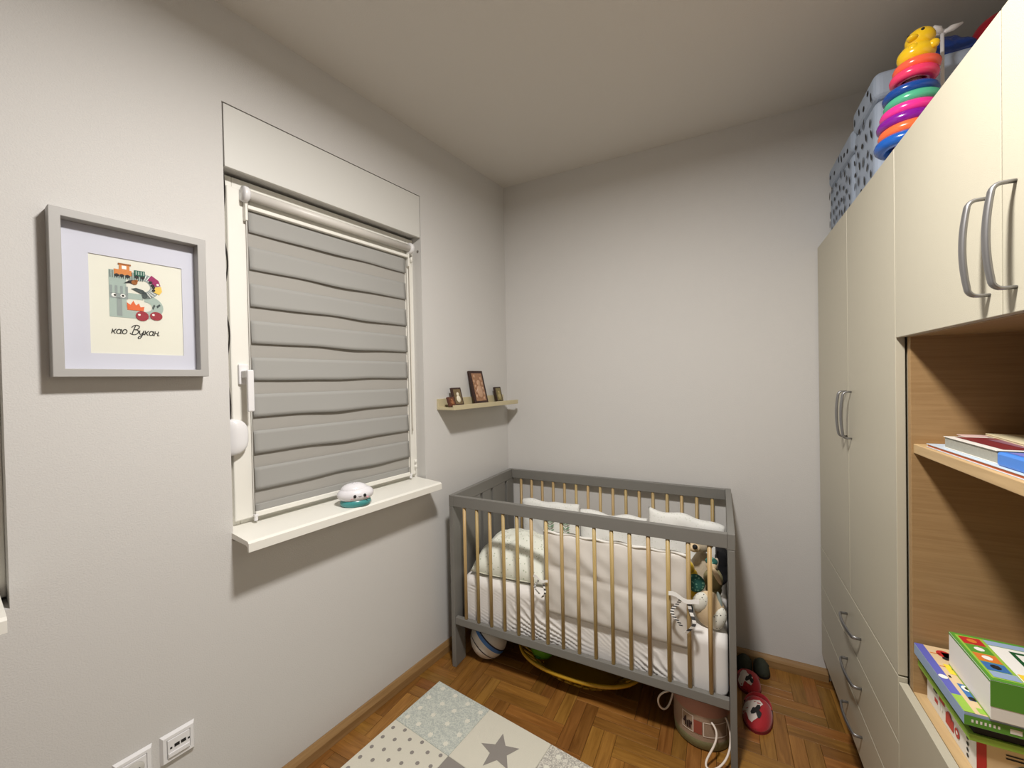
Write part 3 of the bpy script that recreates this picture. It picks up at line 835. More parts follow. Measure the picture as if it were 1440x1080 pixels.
# profile round the front, top and back (rounded), swept along x
def prof(q):
    r = .035; per = [(0, 0.0)]
    pts = []
    H2, D2 = MHt, MDp
    L1 = H2-2*r; L2 = PI/2*r; L3 = D2-2*r
    return pts
segs = []
r = .038
for i in range(5): segs.append((r-r*math.cos(PI/2*(1-i/4)) if False else r*(1-math.sin(PI/2*i/4)), r*(1-math.cos(PI/2*i/4))) )
prof_pts = []
r0 = .010
for i in range(4): a = PI/2*i/3; prof_pts.append((r0*(1-math.sin(a)), r0*(1-math.cos(a))))     # bottom front corner, (y,z)
for i in range(1, 34): prof_pts.append((0, r0+(MHt-r-r0)*i/34))
for i in range(6): a = PI/2*i/5; prof_pts.append((r*(1-math.cos(a)), MHt-r+r*math.sin(a)))
for i in range(1, 14): prof_pts.append((r+(MDp-2*r)*i/14, MHt))
for i in range(6): a = PI/2*i/5; prof_pts.append((MDp-r+r*math.sin(a), MHt-r+r*math.cos(a)))
for i in range(1, 4): prof_pts.append((MDp, MHt-r-(MHt-2*r)*i/4))
for i in range(6): a = PI/2*i/5; prof_pts.append((MDp-r+r*math.cos(a), r-r*math.sin(a)))
cy_, cz_ = MDp/2, MHt/2
rows = []
for i in range(NX+1):
    x = MWd*i/NX; e = min(1.0, min(x, MWd-x)/.035)
    k = 1-(1-math.sqrt(max(0, 1-(1-e)**2)))*.16
    row = []
    for (yy, zz_) in prof_pts:
        y2 = cy_+(yy-cy_)*(1-(1-k)*.35); z2 = cz_+(zz_-cz_)*k
        d = 0.0
        if yy < r*1.01 and x < 1.03:
            # taut diagonal pull lines on the front
            v = zz_/MHt
            fade = min(1, max(0, (x)/.06))*min(1, max(0, (1.03-x)/.12))
            skew = x*(1.0) + v*0.16*(1 if x < 1.4 else 1)
            zc_ = zz_+x*.34+.10*x*x
            ph = zc_/.027 + 2.3*noise.noise(Vector((x*3.4, v*1.5, 2.0)))+.5*noise.noise(Vector((x*11, v*3, 4.0)))
            ph2 = zc_/.014 + 2.6*noise.noise(Vector((x*4, v*2, 5.0)))
            mk_ = min(1, max(0, .42+1.5*noise.noise(Vector((x*3.6, v*1.7+x*.6, 9)))))
            d = ((1-abs(math.sin(ph*PI))**.8)-.4)*.0105*mk_*fade + (1-abs(math.sin(ph2*PI)))*.0022*fade*(1-mk_*.5)
            d *= min(1, (1-v)*4+.12)*min(1, v*5+.3)
        row.append(b.verts.new((x, y2-d*1.15, z2+d*.2)))
    rows.append(row)
nP = len(prof_pts)
for i in range(NX):
    for j in range(nP):
        k2 = (j+1) % nP; b.faces.new((rows[i][j], rows[i+1][j], rows[i+1][k2], rows[i][k2]))
b.faces.new(rows[0]); b.faces.new(rows[-1][::-1])
mk('sheeted_mattress', b, SHEETM, t, None, True)

# pillow
PIL = dots_mat('pillow_print', (238, 240, 228), (192, 200, 178), scale=60, size=.22)
t = thing('pillow', 'pale green spotted toddler pillow at the left end of the mattress', 'pillow')
t.matrix_world = T((-0.930, 1.850, .474)) @ R(4, 'Z') @ R(6, 'X')
mk('cushion', pillow_bm(.385, .35, .150, seed=3, wr=.012, nu=44, nv=40, flatbot=.40, fold=16, p=2.4), PIL, t, None, True)
b = bmesh.new()
loop = []
for i in range(80):
    a = 2*PI*i/80; c_, s_ = math.cos(a), math.sin(a)
    x = .198*math.copysign(abs(c_)**.28, c_); y_ = .178*math.copysign(abs(s_)**.28, s_)
    loop.append((x*.985, y_*.985, .000+.002*noise.noise(Vector((x*9, y_*9, 1)))))
atube(b, loop, .0022, 6, closed=True)
mk('piping', b, mat('piping_cream', (222, 222, 204), rough=.9), t, None, True)

# front bumper, tied to the bars
BUM = mat('bumper_beige', (222, 217, 210), rough=.92, bump=.25, bscale=500)
BUMW = mat('bumper_white', (238, 236, 230), rough=.9, bump=.2, bscale=500)
def ribbon(name, pts, wdt, m, parent, stripes=None, M=None):
    b = bmesh.new(); pv = None
    for i, (p_, n_) in enumerate(pts):
        p_ = Vector(p_); n_ = Vector(n_).normalized()*wdt/2
        a = b.verts.new(p_-n_); c = b.verts.new(p_+n_)
        if pv:
            f = b.faces.new((pv[0], a, c, pv[1]))
            if stripes: f.material_index = (i//stripes) % 2
        pv = (a, c)
    o = mk(name, b, m, parent, M); s_ = o.modifiers.new('t', 'SOLIDIFY'); s_.thickness = .0015; s_.offset = 0
    return o
def bumper(name, label, cat, M, w, h, th, m, seed, folds=True, sag=.0, topm=None, group=None, lean=0):
    t = thing(name, label, cat, M=M, group=group)
    b = bmesh.new(); nu, nv = 70, 30
    def fn(u, v):
        x = u*w; z = v*h*(1-sag*u) + (.006 if folds else .022)*noise.noise(Vector((x*9, seed, 3)))*v
        e = (max(0, 1-abs(u*2-1)**8)*max(0, 1-abs(v*2-1)**6))**.5
        q = noise.noise(Vector((x*6+seed*5, z*9, 1)))*.007+noise.noise(Vector((x*15+z*18+seed, z*9-x*6, 7)))*.006
        q = max(-.010, min(.008, q))
        crease = -.007*math.exp(-((v-.52-.10*math.sin(u*3+seed)-.12*(u-.3))/.035)**2)*(1 if u > .03 else 0) if folds else 0
        y_ = th/2*e+q*e+crease*e
        return (x, -y_, z), (x, y_*.6 if e > 0 else -y_, z)
    grid_surface(b, fn, nu, nv)
    mk('padding', b, m, t, None, True)
    return t
fb = bumper('crib_bumper', 'beige padded crib bumper tied inside the front bars', 'crib bumper', T((-0.700, 1.634, .372)), .585, .360, .024, BUM, 2)
pts = []
tube('piping', [(.002+.581*i/40, -.002-.003*math.sin(i*.5), .358+.003*math.sin(i*.9)) for i in range(41)], .006, BUMW, fb, 8)
STR = mat('tie_grey', (70, 70, 72), rough=.9); TIW = mat('tie_white', (238, 236, 232), rough=.9)
def tie(root, x, z, mir=1, big=1.0):
    f = -.042
    b = [TIW, STR]
    k = thing('tie', None, None, M=Matrix.Identity(4)); 
    bpy.data.objects.remove(k)
    P1 = [((x+mir*(-.020+.0*i), f, z), (0, 0, 1)) for i in range(1)]
    # knot bar round the slat, two loops hanging
    pts = [((x+mir*(-.045+.09*i/8)*big, f-.004*math.sin(PI*i/8), z+.012*big-.016*i/8+.006*math.sin(i)), (0, .1, 1)) for i in range(9)]
    ribbon('tie', pts, .013*big, [TIW], root)
    for (dx, ln, ph) in ((-.022, .085, 0), (.020, .105, 2)):
        pts = []
        for i in range(22):
            q = i/21; pts.append(((x+mir*(dx*math.sin(q*PI*.8+.3)*1.4+.004*math.sin(q*9+ph))*big, f-.003+.004*math.sin(q*7), z-ln*q*big), (1, .15, 0)))
        ribbon('tie', pts, .011*big, [TIW, STR], root, stripes=1 if dx < 0 else 2)
tie(fb, .572, .205, 1, 1.15)
tie(fb, .000, .160, 1, .75)

# rear bumper cushions
RB = dots_mat('rear_print', (246, 246, 242), (234, 236, 228), scale=70, size=.26)
rl = ['white bumper cushion in the back left of the crib beside the end panel',
      'white bumper cushion in the middle of the crib back, lowest of three',
      'white bumper cushion at the back right of the crib, left corner turned up']
for k, (x, w_, h_, sg, ry_) in enumerate(((-1.060, .355, .250, -.03, 0), (-.700, .360, .238, .03, 0), (-.330, .345, .300, .16, 0))):
    rbp = bumper('bumper_cushion', rl[k], 'cushion', T((x, 2.180-.01*k, .438)) @ R(4, 'X'), w_, h_, .062, RB, 11+k, folds=False, sag=sg, group='bumper cushions along the crib back')
# cushion with leaf print
t = thing('leaf_cushion', 'white cushion printed with green leaf sprigs, behind the pillow', 'cushion', M=T((-0.80, 2.080, .440)) @ R(-8, 'X'))
mk('padding', pillow_bm(.20, .22, .045, seed=8, wr=.004, nu=20, nv=20, flatbot=1.0), BUMW, t, T((0, 0, .11)) @ R(90, 'X'), True)
lf = []
for cx in (-.045, .045):
    for k in range(7):
        for sgn in (-1, 1):
            x, z = cx, .03+k*.026
            lf.append(([(x, z), (x+sgn*.010, z+.016), (x+sgn*.026, z+.022), (x+sgn*.018, z+.007)], 'g', 0))
    lf.append((rect(cx-.0012, cx+.0012, .02, .21), 'g', 1))
decal('leaf_print', lf, t, T((0, -.0365, 0)) @ R(90, 'X'), {'g': mat('leaf_green', (120, 150, 120), rough=.9)})

# ---------------------------------------------------------------- plush toys at the right end of the crib
BEI = mat('plush_beige', (196, 182, 158), rough=.95, bump=.8, bscale=260, sheen=.4)
YEL = mat('plush_yellow', (226, 190, 40), rough=.95, bump=.6, bscale=260, sheen=.3)
DOT = dots_mat('plush_dotted', (226, 224, 212), (40, 38, 36), scale=95, size=.20)
TEALP = dots_mat('plush_teal', (36, 92, 84), (110, 160, 140), scale=80, size=.30)
CRM = mat('plush_cream', (220, 196, 160), rough=.95, bump=.5, bscale=260)
GRB = mat('plush_olive', (146, 138, 100), rough=.95, bump=.6, bscale=240)
BLU = mat('plush_blue', (60, 100, 130), rough=.95)
t = thing('plush_dog', 'beige plush dog with a black nose, top of the toys in the crib corner', 'plush toy', (-.078, 1.835, .440))
ell('body', (0, .05, .105), (.048, .042, .110), BEI, t, lump=.08)
ell('head', (0, .02, .262), (.042, .044, .040), BEI, t, lump=.05)
ell('muzzle', (-.024, -.016, .250), (.024, .026, .018), CRM, t)
ell('nose', (-.020, -.041, .262), (.010, .008, .010), BLK, t)
for sx in (-1, 1): ell('ear', (sx*.040, .03, .262), (.012, .016, .032), GRB if sx > 0 else BEI, t, rot=R(sx*24, 'Y'))
for sx in (-1, 1): ell('eye', (sx*.014-.004, -.019, .276), (.0035, .003, .0035), BLK, t)
for sx in (-1, 1): ell('arm', (sx*.045, .008, .165), (.014, .016, .048), BEI, t, rot=R(sx*18, 'Y'))
t = thing('plush_bird', 'yellow plush bird with a teal patterned wing, left of the dotted toy', 'plush toy', (-.108, 1.738, .440))
ell('body', (-.006, .012, .120), (.038, .034, .075), YEL, t, lump=.06)
ell('head', (-.016, .004, .196), (.026, .024, .026), YEL, t)
ell('wing', (.014, -.022, .150), (.034, .014, .036), TEALP, t, rot=R(20, 'Y'))
ell('foot', (-.004, -.024, .082), (.026, .014, .012), YEL, t)
ell('tail', (-.020, -.010, .045), (.022, .018, .038), BLU, t, rot=R(-20, 'Y'))
t = thing('plush_turtle', 'olive plush turtle with a teal hat, wedged beside the crib end panel', 'plush toy', (-.024, 1.778, .440))
ell('shell', (-.008, .0, .150), (.036, .048, .042), GRB, t, lump=.06)
ell('head', (-.014, -.012, .208), (.020, .022, .020), CRM, t)
ell('hat', (-.014, -.004, .222), (.023, .023, .014), TEALP, t)
ell('flipper', (.006, -.035, .180), (.010, .012, .034), CRM, t, rot=R(-25, 'Y'))
ell('belly', (-.008, .0, .112), (.030, .040, .030), GRB, t)
t = thing('plush_ball', 'egg shaped plush toy with cream belly and black dotted white sides, lowest in the corner', 'plush toy', (-.046, 1.698, .437))
ell('body', (0, .004, .070), (.054, .030, .069), CRM, t, lump=.05)
ell('side_patch', (-.030, -.008, .096), (.028, .023, .040), DOT, t, rot=R(25, 'Y'))
ell('side_patch', (.030, -.008, .048), (.027, .024, .046), DOT, t, rot=R(18, 'Y'))
ell('ear', (.036, .0, .110), (.008, .010, .036), mat('plush_grey', (150, 162, 156), rough=.95), t, rot=R(-12, 'Y'))

t = thing('black_filler', 'added black cloth stuffed behind the plush toys against the crib end', 'filler', (-.030, 2.000, .437))  # added black shape for the dark space between toys and end panel
mk('filler_body', pillow_bm(.150, .180, .050, seed=21, wr=.010, nu=18, nv=18, fold=40), mat('filler_black', (16, 16, 20), rough=.95), t, T((.020, 0, .140)) @ R(84, 'Y'), True)
# ---------------------------------------------------------------- under the crib
RB_ = .094
t = thing('football', 'white ball with blue and black stripes under the left end of the crib', 'ball', (-1.058, 1.745, RB_))
bw = mat('ball_white', (222, 216, 206), rough=.35)
ell('shell', (0, 0, 0), (RB_, RB_, RB_), bw, t, u=32, v=20)
bc = {'a': mat('ball_blue', (70, 120, 190), rough=.4), 'b': mat('ball_black', (22, 28, 50), rough=.4)}
def ball_stripe(nm, axis_rot, half, off, m, r=RB_+.0006, a0=0, a1=360):
    b = bmesh.new(); n = 40; pv = None
    for i in range(n+1):
        a = math.radians(a0+(a1-a0)*i/n); tw = half*math.sin(PI*i/n)**.5 if a1-a0 < 360 else half
        row = []
        for s_ in (-1, -.33, .33, 1):
            e = off+s_*tw
            row.append(b.verts.new((r*math.cos(e)*math.cos(a), r*math.cos(e)*math.sin(a), r*math.sin(e))))
        if pv:
            for j in range(3): b.faces.new((pv[j], row[j], row[j+1], pv[j+1]))
        pv = row
    mk(nm, b, m, t, axis_rot, True)
VD_ = Vector((1.03, -1.76, 1.31)).normalized()
BR_ = Matrix.Rotation(math.radians(10), 4, VD_) @ R(28, 'Z') @ R(50, 'Y')
ball_stripe('stripe', BR_, .09, .05, bc['a'], a0=-200, a1=10, r=RB_+.0006)
ball_stripe('stripe', BR_, .035, .17, bc['b'], a0=-205, a1=15, r=RB_+.0009)
ball_stripe('stripe', BR_, .03, -.42, bc['b'], a0=-195, a1=0, r=RB_+.0009)
ball_stripe('stripe', BR_, .05, .72, bc['b'], a0=-130, a1=-80, r=RB_+.0009)

t = thing('laundry_basket', 'yellow oval plastic lattice basket on the floor under the crib', 'basket', (-.612, 1.868, 0))
YB_ = mat('basket_yellow', (196, 152, 34), rough=.35)
RX, RY, RH = .298, .215, .090
def el(a, k, z):
    c_, s_ = math.cos(a), math.sin(a)
    return (RX*k*math.copysign(abs(c_)**.82, c_), RY*k*math.copysign(abs(s_)**.82, s_), z)
b = bmesh.new(); atube(b, [el(2*PI*i/72, 1.0, RH) for i in range(72)], .0085, 8, closed=True); mk('rim', b, YB_, t, None, True)
b = bmesh.new()
for i in range(36):
    a = 2*PI*i/36
    atube(b, [el(a, .985, RH-.004), el(a, .80, .05), el(a, .62, .006)], .0055, 6)
atube(b, [el(2*PI*i/72, .80, .052) for i in range(72)], .0050, 6, closed=True)
atube(b, [el(2*PI*i/72, .62, .006) for i in range(72)], .0050, 6, closed=True)
mk('lattice_wall', b, YB_, t, None, True)
b = bmesh.new(); vs = [b.verts.new(el(2*PI*i/48, .62, .003)) for i in range(48)]; b.faces.new(vs); mk('basket_floor', b, YB_, t)
t = thing('green_ball', 'small lime green toy ball lying in the yellow basket', 'ball', (-.790, 1.812, .094))
ell('shell', (0, 0, 0), (.064, .064, .064), mat('lime', (110, 180, 50), rough=.3), t, u=24, v=16)
ell('valve_patch', (-.004, -.053, -.030), (.015, .008, .012), mat('dark_green', (30, 110, 50), rough=.4), t)

# round fabric basket with rope handles
t = thing('storage_basket', 'round dusty pink basket with white rope handles under the right end of the crib', 'basket', (-.078, 1.740, 0))
PK = mat('basket_pink', (176, 128, 110), rough=.85, bump=.4, bscale=300); TP = mat('basket_taupe', (164, 140, 118), rough=.85, bump=.4, bscale=300); GNB = mat('basket_green', (150, 150, 110), rough=.85, bump=.4, bscale=300)
rb0 = .104
prf = [(0, .004), (rb0-.006, .002), (rb0, .008)]
bm_ = bmesh.new(); alathe(bm_, [(0, .004), (rb0-.008, .0015), (rb0-.002, .006), (rb0, .038)], 40, 0); alathe(bm_, [(rb0, .038), (rb0+.001, .130)], 40, 1)
alathe(bm_, [(rb0+.001, .130), (rb0, .182), (rb0-.004, .187), (rb0-.008, .183)], 40, 2); alathe(bm_, [(rb0-.008, .183), (rb0-.009, .012), (0, .012)], 40, 3)
mk('body', bm_, [GNB, TP, PK, mat('basket_inside_shade', (58, 36, 30), rough=.9)], t, None, True)  # inside coloured dark brown for the shade in the basket opening
def curved(name, shapes, m, r, z0):
    b = bmesh.new()
    for (a0, a1, z0_, z1_) in shapes:
        n = max(2, int(abs(a1-a0)/4)); pv = None
        for i in range(n+1):
            a = math.radians(a0+(a1-a0)*i/n); q = [b.verts.new((r*math.cos(a), r*math.sin(a), z0_)), b.verts.new((r*math.cos(a), r*math.sin(a), z1_))]
            if pv: b.faces.new((pv[0], q[0], q[1], pv[1]))
            pv = q
    return mk(name, b, m, t)
WL = mat('label_line', (226, 212, 198), rough=.8)
def outline(a0, a1, z0_, z1_, w_=.003): 
    da = math.degrees(w_/rb0)
    return [(a0, a1, z0_, z0_+w_), (a0, a1, z1_-w_, z1_), (a0, a0+da, z0_, z1_), (a1-da, a1, z0_, z1_)]
curved('printed_label', outline(-128, -104, .060, .122), WL, rb0+.0022, 0)
curved('printed_label', outline(-86, -36, .058, .112), WL, rb0+.0022, 0)
curved('printed_band', [(-104, -88, .062, .110)], mat('rust', (150, 76, 56), rough=.85), rb0+.0020, 0)
rr = random.Random(9)
curved('floral_print', [(-126+q*4, -126+q*4+3, .066+rr.random()*.035, .075+rr.random()*.035) for q in range(5)]*2+[(-124, -119, .082, .098), (-114, -109, .070, .088)], mat('floral_dark', (60, 34, 30), rough=.85), rb0+.0024, 0)
ROPE = mat('rope_white', (232, 220, 208), rough=.85)
def rope(pts): tube('rope_handle', pts, .0036, ROPE, t, 8)
def bez(P, n=24):
    out = []
    for i in range(n+1):
        u = i/n; Q = [Vector(p_) for p_ in P]
        while len(Q) > 1: Q = [Q[k]*(1-u)+Q[k+1]*u for k in range(len(Q)-1)]
        out.append(tuple(Q[0]))
    return out
rope(bez([(-.090, -.058, .165), (-.150, -.100, .175), (-.200, -.06, .11), (-.130, -.075, .03), (-.118, -.048, .06), (-.100, -.02, .150)]))
rope(bez([(.035, -.104, .120), (.080, -.125, .100), (.055, -.150, .03), (-.045, -.165, .004), (-.010, -.235, .004), (.060, -.215, .004), (.125, -.150, .02), (.105, -.075, .10), (.082, -.070, .130)], 40))

# ---------------------------------------------------------------- slippers and shoes
REDS = mat('slipper_red', (168, 22, 34), rough=.8, bump=.4, bscale=300, sheen=.3); SOL = mat('slipper_sole', (120, 18, 26), rough=.8); INN = mat('slipper_inside', (30, 14, 14), rough=.9)
def slipper(name, label, M, L=.215, Wm=.085, m=REDS, patch=True, group=None, sole=SOL, cat='slipper'):
    t = thing(name, label, cat, M=M, group=group)
    def wdt(u): return Wm/2*(0.70+0.42*math.sin(PI*min(1, max(0, (u*1.05-.02))))**.8*(1.0-.18*u))*math.sqrt(max(0.0, 1-abs(u*2-1)**5))
    # local: toe towards -y
    b = bmesh.new(); n = 28; lo_, hi_ = [], []
    outl = [(wdt(i/n), (i/n-.5)*L) for i in range(n+1)] + [(-wdt(i/n), (i/n-.5)*L) for i in range(n-1, 0, -1)]
    prism(b, outl, 0, .010); mk('sole', b, sole, t)
    # upper: toe cap vault
    b = bmesh.new(); nu, nv = 20, 14
    def fn(u, v):
        uu = u*.66; y_ = (uu-.5)*L; w_ = wdt(uu)*.98+.0005; a = PI*v
        hh = .050*math.sin(min(1, u*1.25+.05)*PI/2)**.7*(1.0)
        return (w_*math.cos(a), y_, .010+hh*math.sin(a)), (w_*math.cos(a)*.93, y_+.003, .010+hh*math.sin(a)*.90)
    grid_surface(b, fn, nu, nv); mk('upper', b, m, t, None, True)
    b = bmesh.new()
    def fn2(u, v):
        uu = .60+u*.40; y_ = (uu-.5)*L; side_ = 1 if v > .5 else -1
        return None
    loop = [(wdt(.60+.40*i/14), (.60+.40*i/14-.5)*L) for i in range(15)] + [(-wdt(1-.40*i/14), (1-.40*i/14-.5)*L) for i in range(1, 15)]
    pv = None
    for x, y_ in loop:
        q = [b.verts.new((x, y_, .010)), b.verts.new((x*.97, y_*.99, .034)), b.verts.new((x*.86, y_*.97, .034)), b.verts.new((x*.86, y_*.97, .011))]
        if pv:
            for j in range(3): b.faces.new((pv[j], q[j], q[j+1], pv[j+1]))
        pv = q
    mk('heel_wall', b, m, t, None, True)
    b = bmesh.new(); prism(b, [(x*.84, y_*.95) for x, y_ in outl], .0102, .0125); mk('insole', b, INN, t)
    if patch:
        # appliqué: white patch with black spots following the vault
        WP = mat('applique_white', (226, 214, 206), rough=.9)
        def vault(u, v, lift):
            uu = u*.66; y_ = (uu-.5)*L; w_ = wdt(uu)*.98; a = PI*v; hh = .050*math.sin(min(1, u*1.25+.05)*PI/2)**.7
            return ((w_+lift)*math.cos(a), y_, .010+(hh+lift)*math.sin(a))
        def blob(nm, cu, cv, ru, rv, mm, lift, lob=.15, sd=1):
            b = bmesh.new(); c = b.verts.new(vault(cu, cv, lift)); ringp = None; n = 20; prev = [c]*n; 
            for q in (.5, 1.0):
                rg = []
                for i in range(n):
                    a = 2*PI*i/n; k = q*(1+lob*math.sin(3*a+sd)+lob*.6*math.sin(5*a+sd*2))
                    rg.append(b.verts.new(vault(min(1, max(0.02, cu+ru*k*math.sin(a))), min(.98, max(.02, cv+rv*k*math.cos(a))), lift)))
                for i in range(n):
                    j = (i+1) % n
                    if prev[0] is c: b.faces.new((c, rg[i], rg[j]))
                    else: b.faces.new((prev[i], rg[i], rg[j], prev[j]))
                prev = rg
            mk(nm, b, mm, t, None, True)
        blob('applique', .50, .66, .32, .25, WP, .0015, lob=.28, sd=patch)
        blob('applique_spot', .42, .50, .15, .11, BLK, .0026, lob=.38, sd=2.4)
    return t
slipper('slipper', 'red slipper with a white patch, nearer one beside the crib', T((.122, 1.905, 0)) @ R(-8, 'Z'), L=.200, Wm=.098, group='red slippers beside the crib')
slipper('slipper', 'red slipper with a white patch, farther one behind the first', T((.100, 2.078, .0)) @ R(4, 'Z'), L=.128, Wm=.086, patch=3, group='red slippers beside the crib')
DKS = mat('shoe_green_black', (46, 50, 38), rough=.8, mottled=.5, mscale=60)
slipper('shoe', 'dark green child shoe against the wall, right one of the pair', T((.158, 2.198, 0)) @ R(4, 'Z'), L=.098, Wm=.062, m=DKS, patch=False, sole=INN, cat='shoe', group='dark shoes by the baseboard')
slipper('shoe', 'dark green child shoe against the wall, left one half behind the crib', T((.088, 2.198, 0)) @ R(-4, 'Z'), L=.098, Wm=.062, m=DKS, patch=False, sole=INN, cat='shoe', group='dark shoes by the baseboard')

# ---------------------------------------------------------------- rug
t = thing('patchwork_rug', 'patchwork rug in cream and grey squares with stars and dots', 'rug', M=T((-1.172, 1.482, 0.0008)) @ R(-7.3, 'Z'))
CRG = mat('rug_cream', (226, 222, 206), rough=.98, bump=.9, bscale=700, sheen=.2)
GRG = mottle_mat('rug_bluegrey', (182, 188, 182), (206, 210, 200), 90); GRG2 = mottle_mat('rug_greymix', (172, 168, 160), (220, 216, 204), 110)
DGR = mat('rug_grey', (150, 144, 138), rough=.98, bump=.9, bscale=700)
WRG = mat('rug_white', (232, 230, 216), rough=.98, bump=.8, bscale=700)
PX, PY = .295, .252
mats_ = [[0, 1, 2, 1], [3, 4, 3, 0], [1, 2, 1, 3], [0, 3, 1, 2], [3, 1, 2, 1], [1, 0, 3, 4]]
for j in range(6):
    for i in range(4):
        k = mats_[j][i]
        m_ = [GRG, CRG, GRG2, CRG, DGR][k]
        x0, x1, y1, y0 = i*PX, (i+1)*PX, -j*PY, -(j+1)*PY
        b = bmesh.new(); abox(b, x0+.0004, x1-.0004, y0+.0004, y1-.0004, 0, .0095, .0015, seg=1)
        pc = mk('patch', b, m_, t)
        shp = []; rr = random.Random(i*7+j)
        if k in (0, 2):
            for a_ in range(4):
                for c_ in range(4):
                    shp.append((star(x0+(a_+.5+.25*(c_ % 2-.5))*PX/4+rr.uniform(-.008, .008), y0+(c_+.5)*PY/4+rr.uniform(-.006, .006), .0125, .009, n=6, a0=rr.random()), 'w', 0))
        elif k == 1:
            shp.append((star((x0+x1)/2+.0, (y0+y1)/2-.01, .078, .034, a0=PI/2+.42), 'd', 0))
        elif k == 3:
            for a_ in range(6):
                for c_ in range(5):
                    shp.append((circ(x0+(a_+.5)*PX/6, y0+(c_+.5)*PY/5+(.010 if a_ % 2 else -.008), .0078, 10), 'd', 0))
        if shp:
            decal('motif', shp, pc, T((0, 0, .0095)), {'w': WRG, 'd': DGR})

# ---------------------------------------------------------------- boxes and toys on top of the wardrobe
BXB = mat('box_bluegrey', (158, 170, 188), rough=.6)
BXL = mat('box_seam', (120, 126, 136), rough=.6)
def sbox(label, x0, x1, y0, y1, z0, h, seed, lidh=.085):
    t = thing('storage_box', label, 'storage box', (x0, y0, z0), group='spotted boxes on the wardrobe')
    W_, D_ = x1-x0, y1-y0
    b = bmesh.new(); abox(b, .003, W_-.003, .003, D_-.003, 0, h-lidh-.001, .022, seg=4); mk('box_body', b, BXB, t, None, False)
    b = bmesh.new(); abox(b, 0, W_, 0, D_, h-lidh, h, .022, seg=4); mk('lid', b, BXB, t, None, False)
    rr = random.Random(seed); sh_ = []
    n = int(D_*h/.0011)
    pts_ = []
    for k in range(n*6):
        y_, z = rr.uniform(.026, D_-.026), rr.uniform(.020, h-.030)
        if any((y_-a)**2+(z-c)**2 < .038**2 for a, c in pts_) or abs(z-(h-lidh)) < .020: continue
        pts_.append((y_, z)); a = rr.uniform(-.5, .5); L_ = rr.choice([.009, .014, .017, .018]); w_ = .0062 if L_ > .010 else .0095
        sh_.append(([(-(y_)+dx*math.cos(a)-dy*math.sin(a), z+dx*math.sin(a)+dy*math.cos(a)) for dx, dy in [(w_*math.cos(q), L_*math.sin(q)) for q in [2*PI*i/8 for i in range(8)]]], 'k', 0))
    # print on the room side (faces -x)
    Mx = Matrix(((0, 0, -1, -.0004), (-1, 0, 0, 0), (0, 1, 0, 0), (0, 0, 0, 1)))
    decal('dash_print', sh_, t, Mx, {'k': BLK})
    return t
sbox('pale blue box with black dashes on the wardrobe, nearer and taller one', .440, .900, 1.655, 1.892, ZT+.001, .372, 1)
sbox('pale blue box with black dashes on the wardrobe, farther lower one by the wall', .440, .900, 1.900, 2.256, ZT+.001, .330, 2)

t = thing('stacking_toy', 'tilted stacking ring toy with a yellow chick on top, on the wardrobe', 'toy', M=T((.462, 1.500, ZT+.0065)) @ R(5, 'Y'))
pl = lambda n, c: mat('plastic_'+n, c, rough=.22, coat=.4)
lathe('base', [(0, 0), (.048, 0), (.050, .006), (.046, .012), (.02, .020), (.016, .28), (0, .28)], mat('cone_white', (236, 232, 232), rough=.3), t, 24)
rings = [(0.054, .052, .017, (20, 90, 180), 'blue ring'), (0.082, .050, .016, (250, 110, 60), 'orange ring'), (0.108, .049, .0155, (130, 15, 150), 'purple ring'),
         (0.134, .048, .015, (240, 50, 150), 'magenta ring'), (0.160, .046, .0145, (80, 180, 140), 'green ring'), (0.185, .044, .014, (15, 70, 150), 'dark blue ring'),
         (0.230, .036, .0145, (245, 60, 110), 'pink ring'), (0.254, .035, .014, (250, 100, 70), 'coral ring')]
for k, (z, Rm, rm, c, lb) in enumerate(rings):
    b = bmesh.new(); ox = .004*math.sin(k*2.1)
    atube(b, [(ox+Rm*math.cos(2*PI*i/36), Rm*math.sin(2*PI*i/36), z) for i in range(36)], rm, 12, closed=True)
    o = mk('ring', b, pl(lb.replace(' ', '_'), c), t, None, True); o['label'] = lb
YC = pl('chick', (250, 205, 30))
ell('chick_body', (0, 0, .290), (.040, .038, .030), YC, t)
hd = ell('chick_head', (.004, -.002, .328), (.031, .031, .028), YC, t)
ell('beak', (-.022, -.022, -.004), (.012, .012, .007), YC, hd, rot=R(45, 'Z'))
for a in (195, 262): ell('eye', (.026*math.cos(math.radians(a)), .026*math.sin(math.radians(a)), .010), (.0045, .0045, .0055), BLK, hd)
for sy in (-1, 1): ell('wing', (.006+.020*sy, -.026, .296), (.012, .010, .012), YC, t)
# white pinwheel stick
t = thing('pinwheel_stick', 'white plastic stick with a forked head behind the stacking toy', 'toy', (.575, 1.600, ZT))
WP_ = mat('stick_white', (225, 224, 226), rough=.4)
tube('stick', [(0, 0, 0), (0, 0, .400)], .0045, WP_, t, 8)
b = bmesh.new()
for a, L_ in ((10, .045), (165, .048), (60, .030), (215, .028)):
    ca, sa = math.cos(math.radians(a)), math.sin(math.radians(a))
    atube(b, [(0, 0, .395), (ca*L_*.5, sa*L_*.5, .404), (ca*L_, sa*L_, .412)], [.004, .009, .003], 6)
mk('forked_head', b, WP_, t, None, True)
t = thing('blue_bag', 'crumpled dark blue bag lying on the nearer spotted box', 'bag', (.610, 1.735, ZT+.374))
mk('bag_body', pillow_bm(.150, .110, .075, seed=5, wr=.012, nu=24, nv=20, fold=40, flatbot=.3), mat('blue_foil', (20, 60, 140), rough=.3, bump=.6, bscale=60), t, T((0, 0, .012)), True)
tube('drawstring', [(-.07, -.02, .02), (-.085, -.03, .008), (-.10, -.01, .004)], .003, WP_, t, 6)
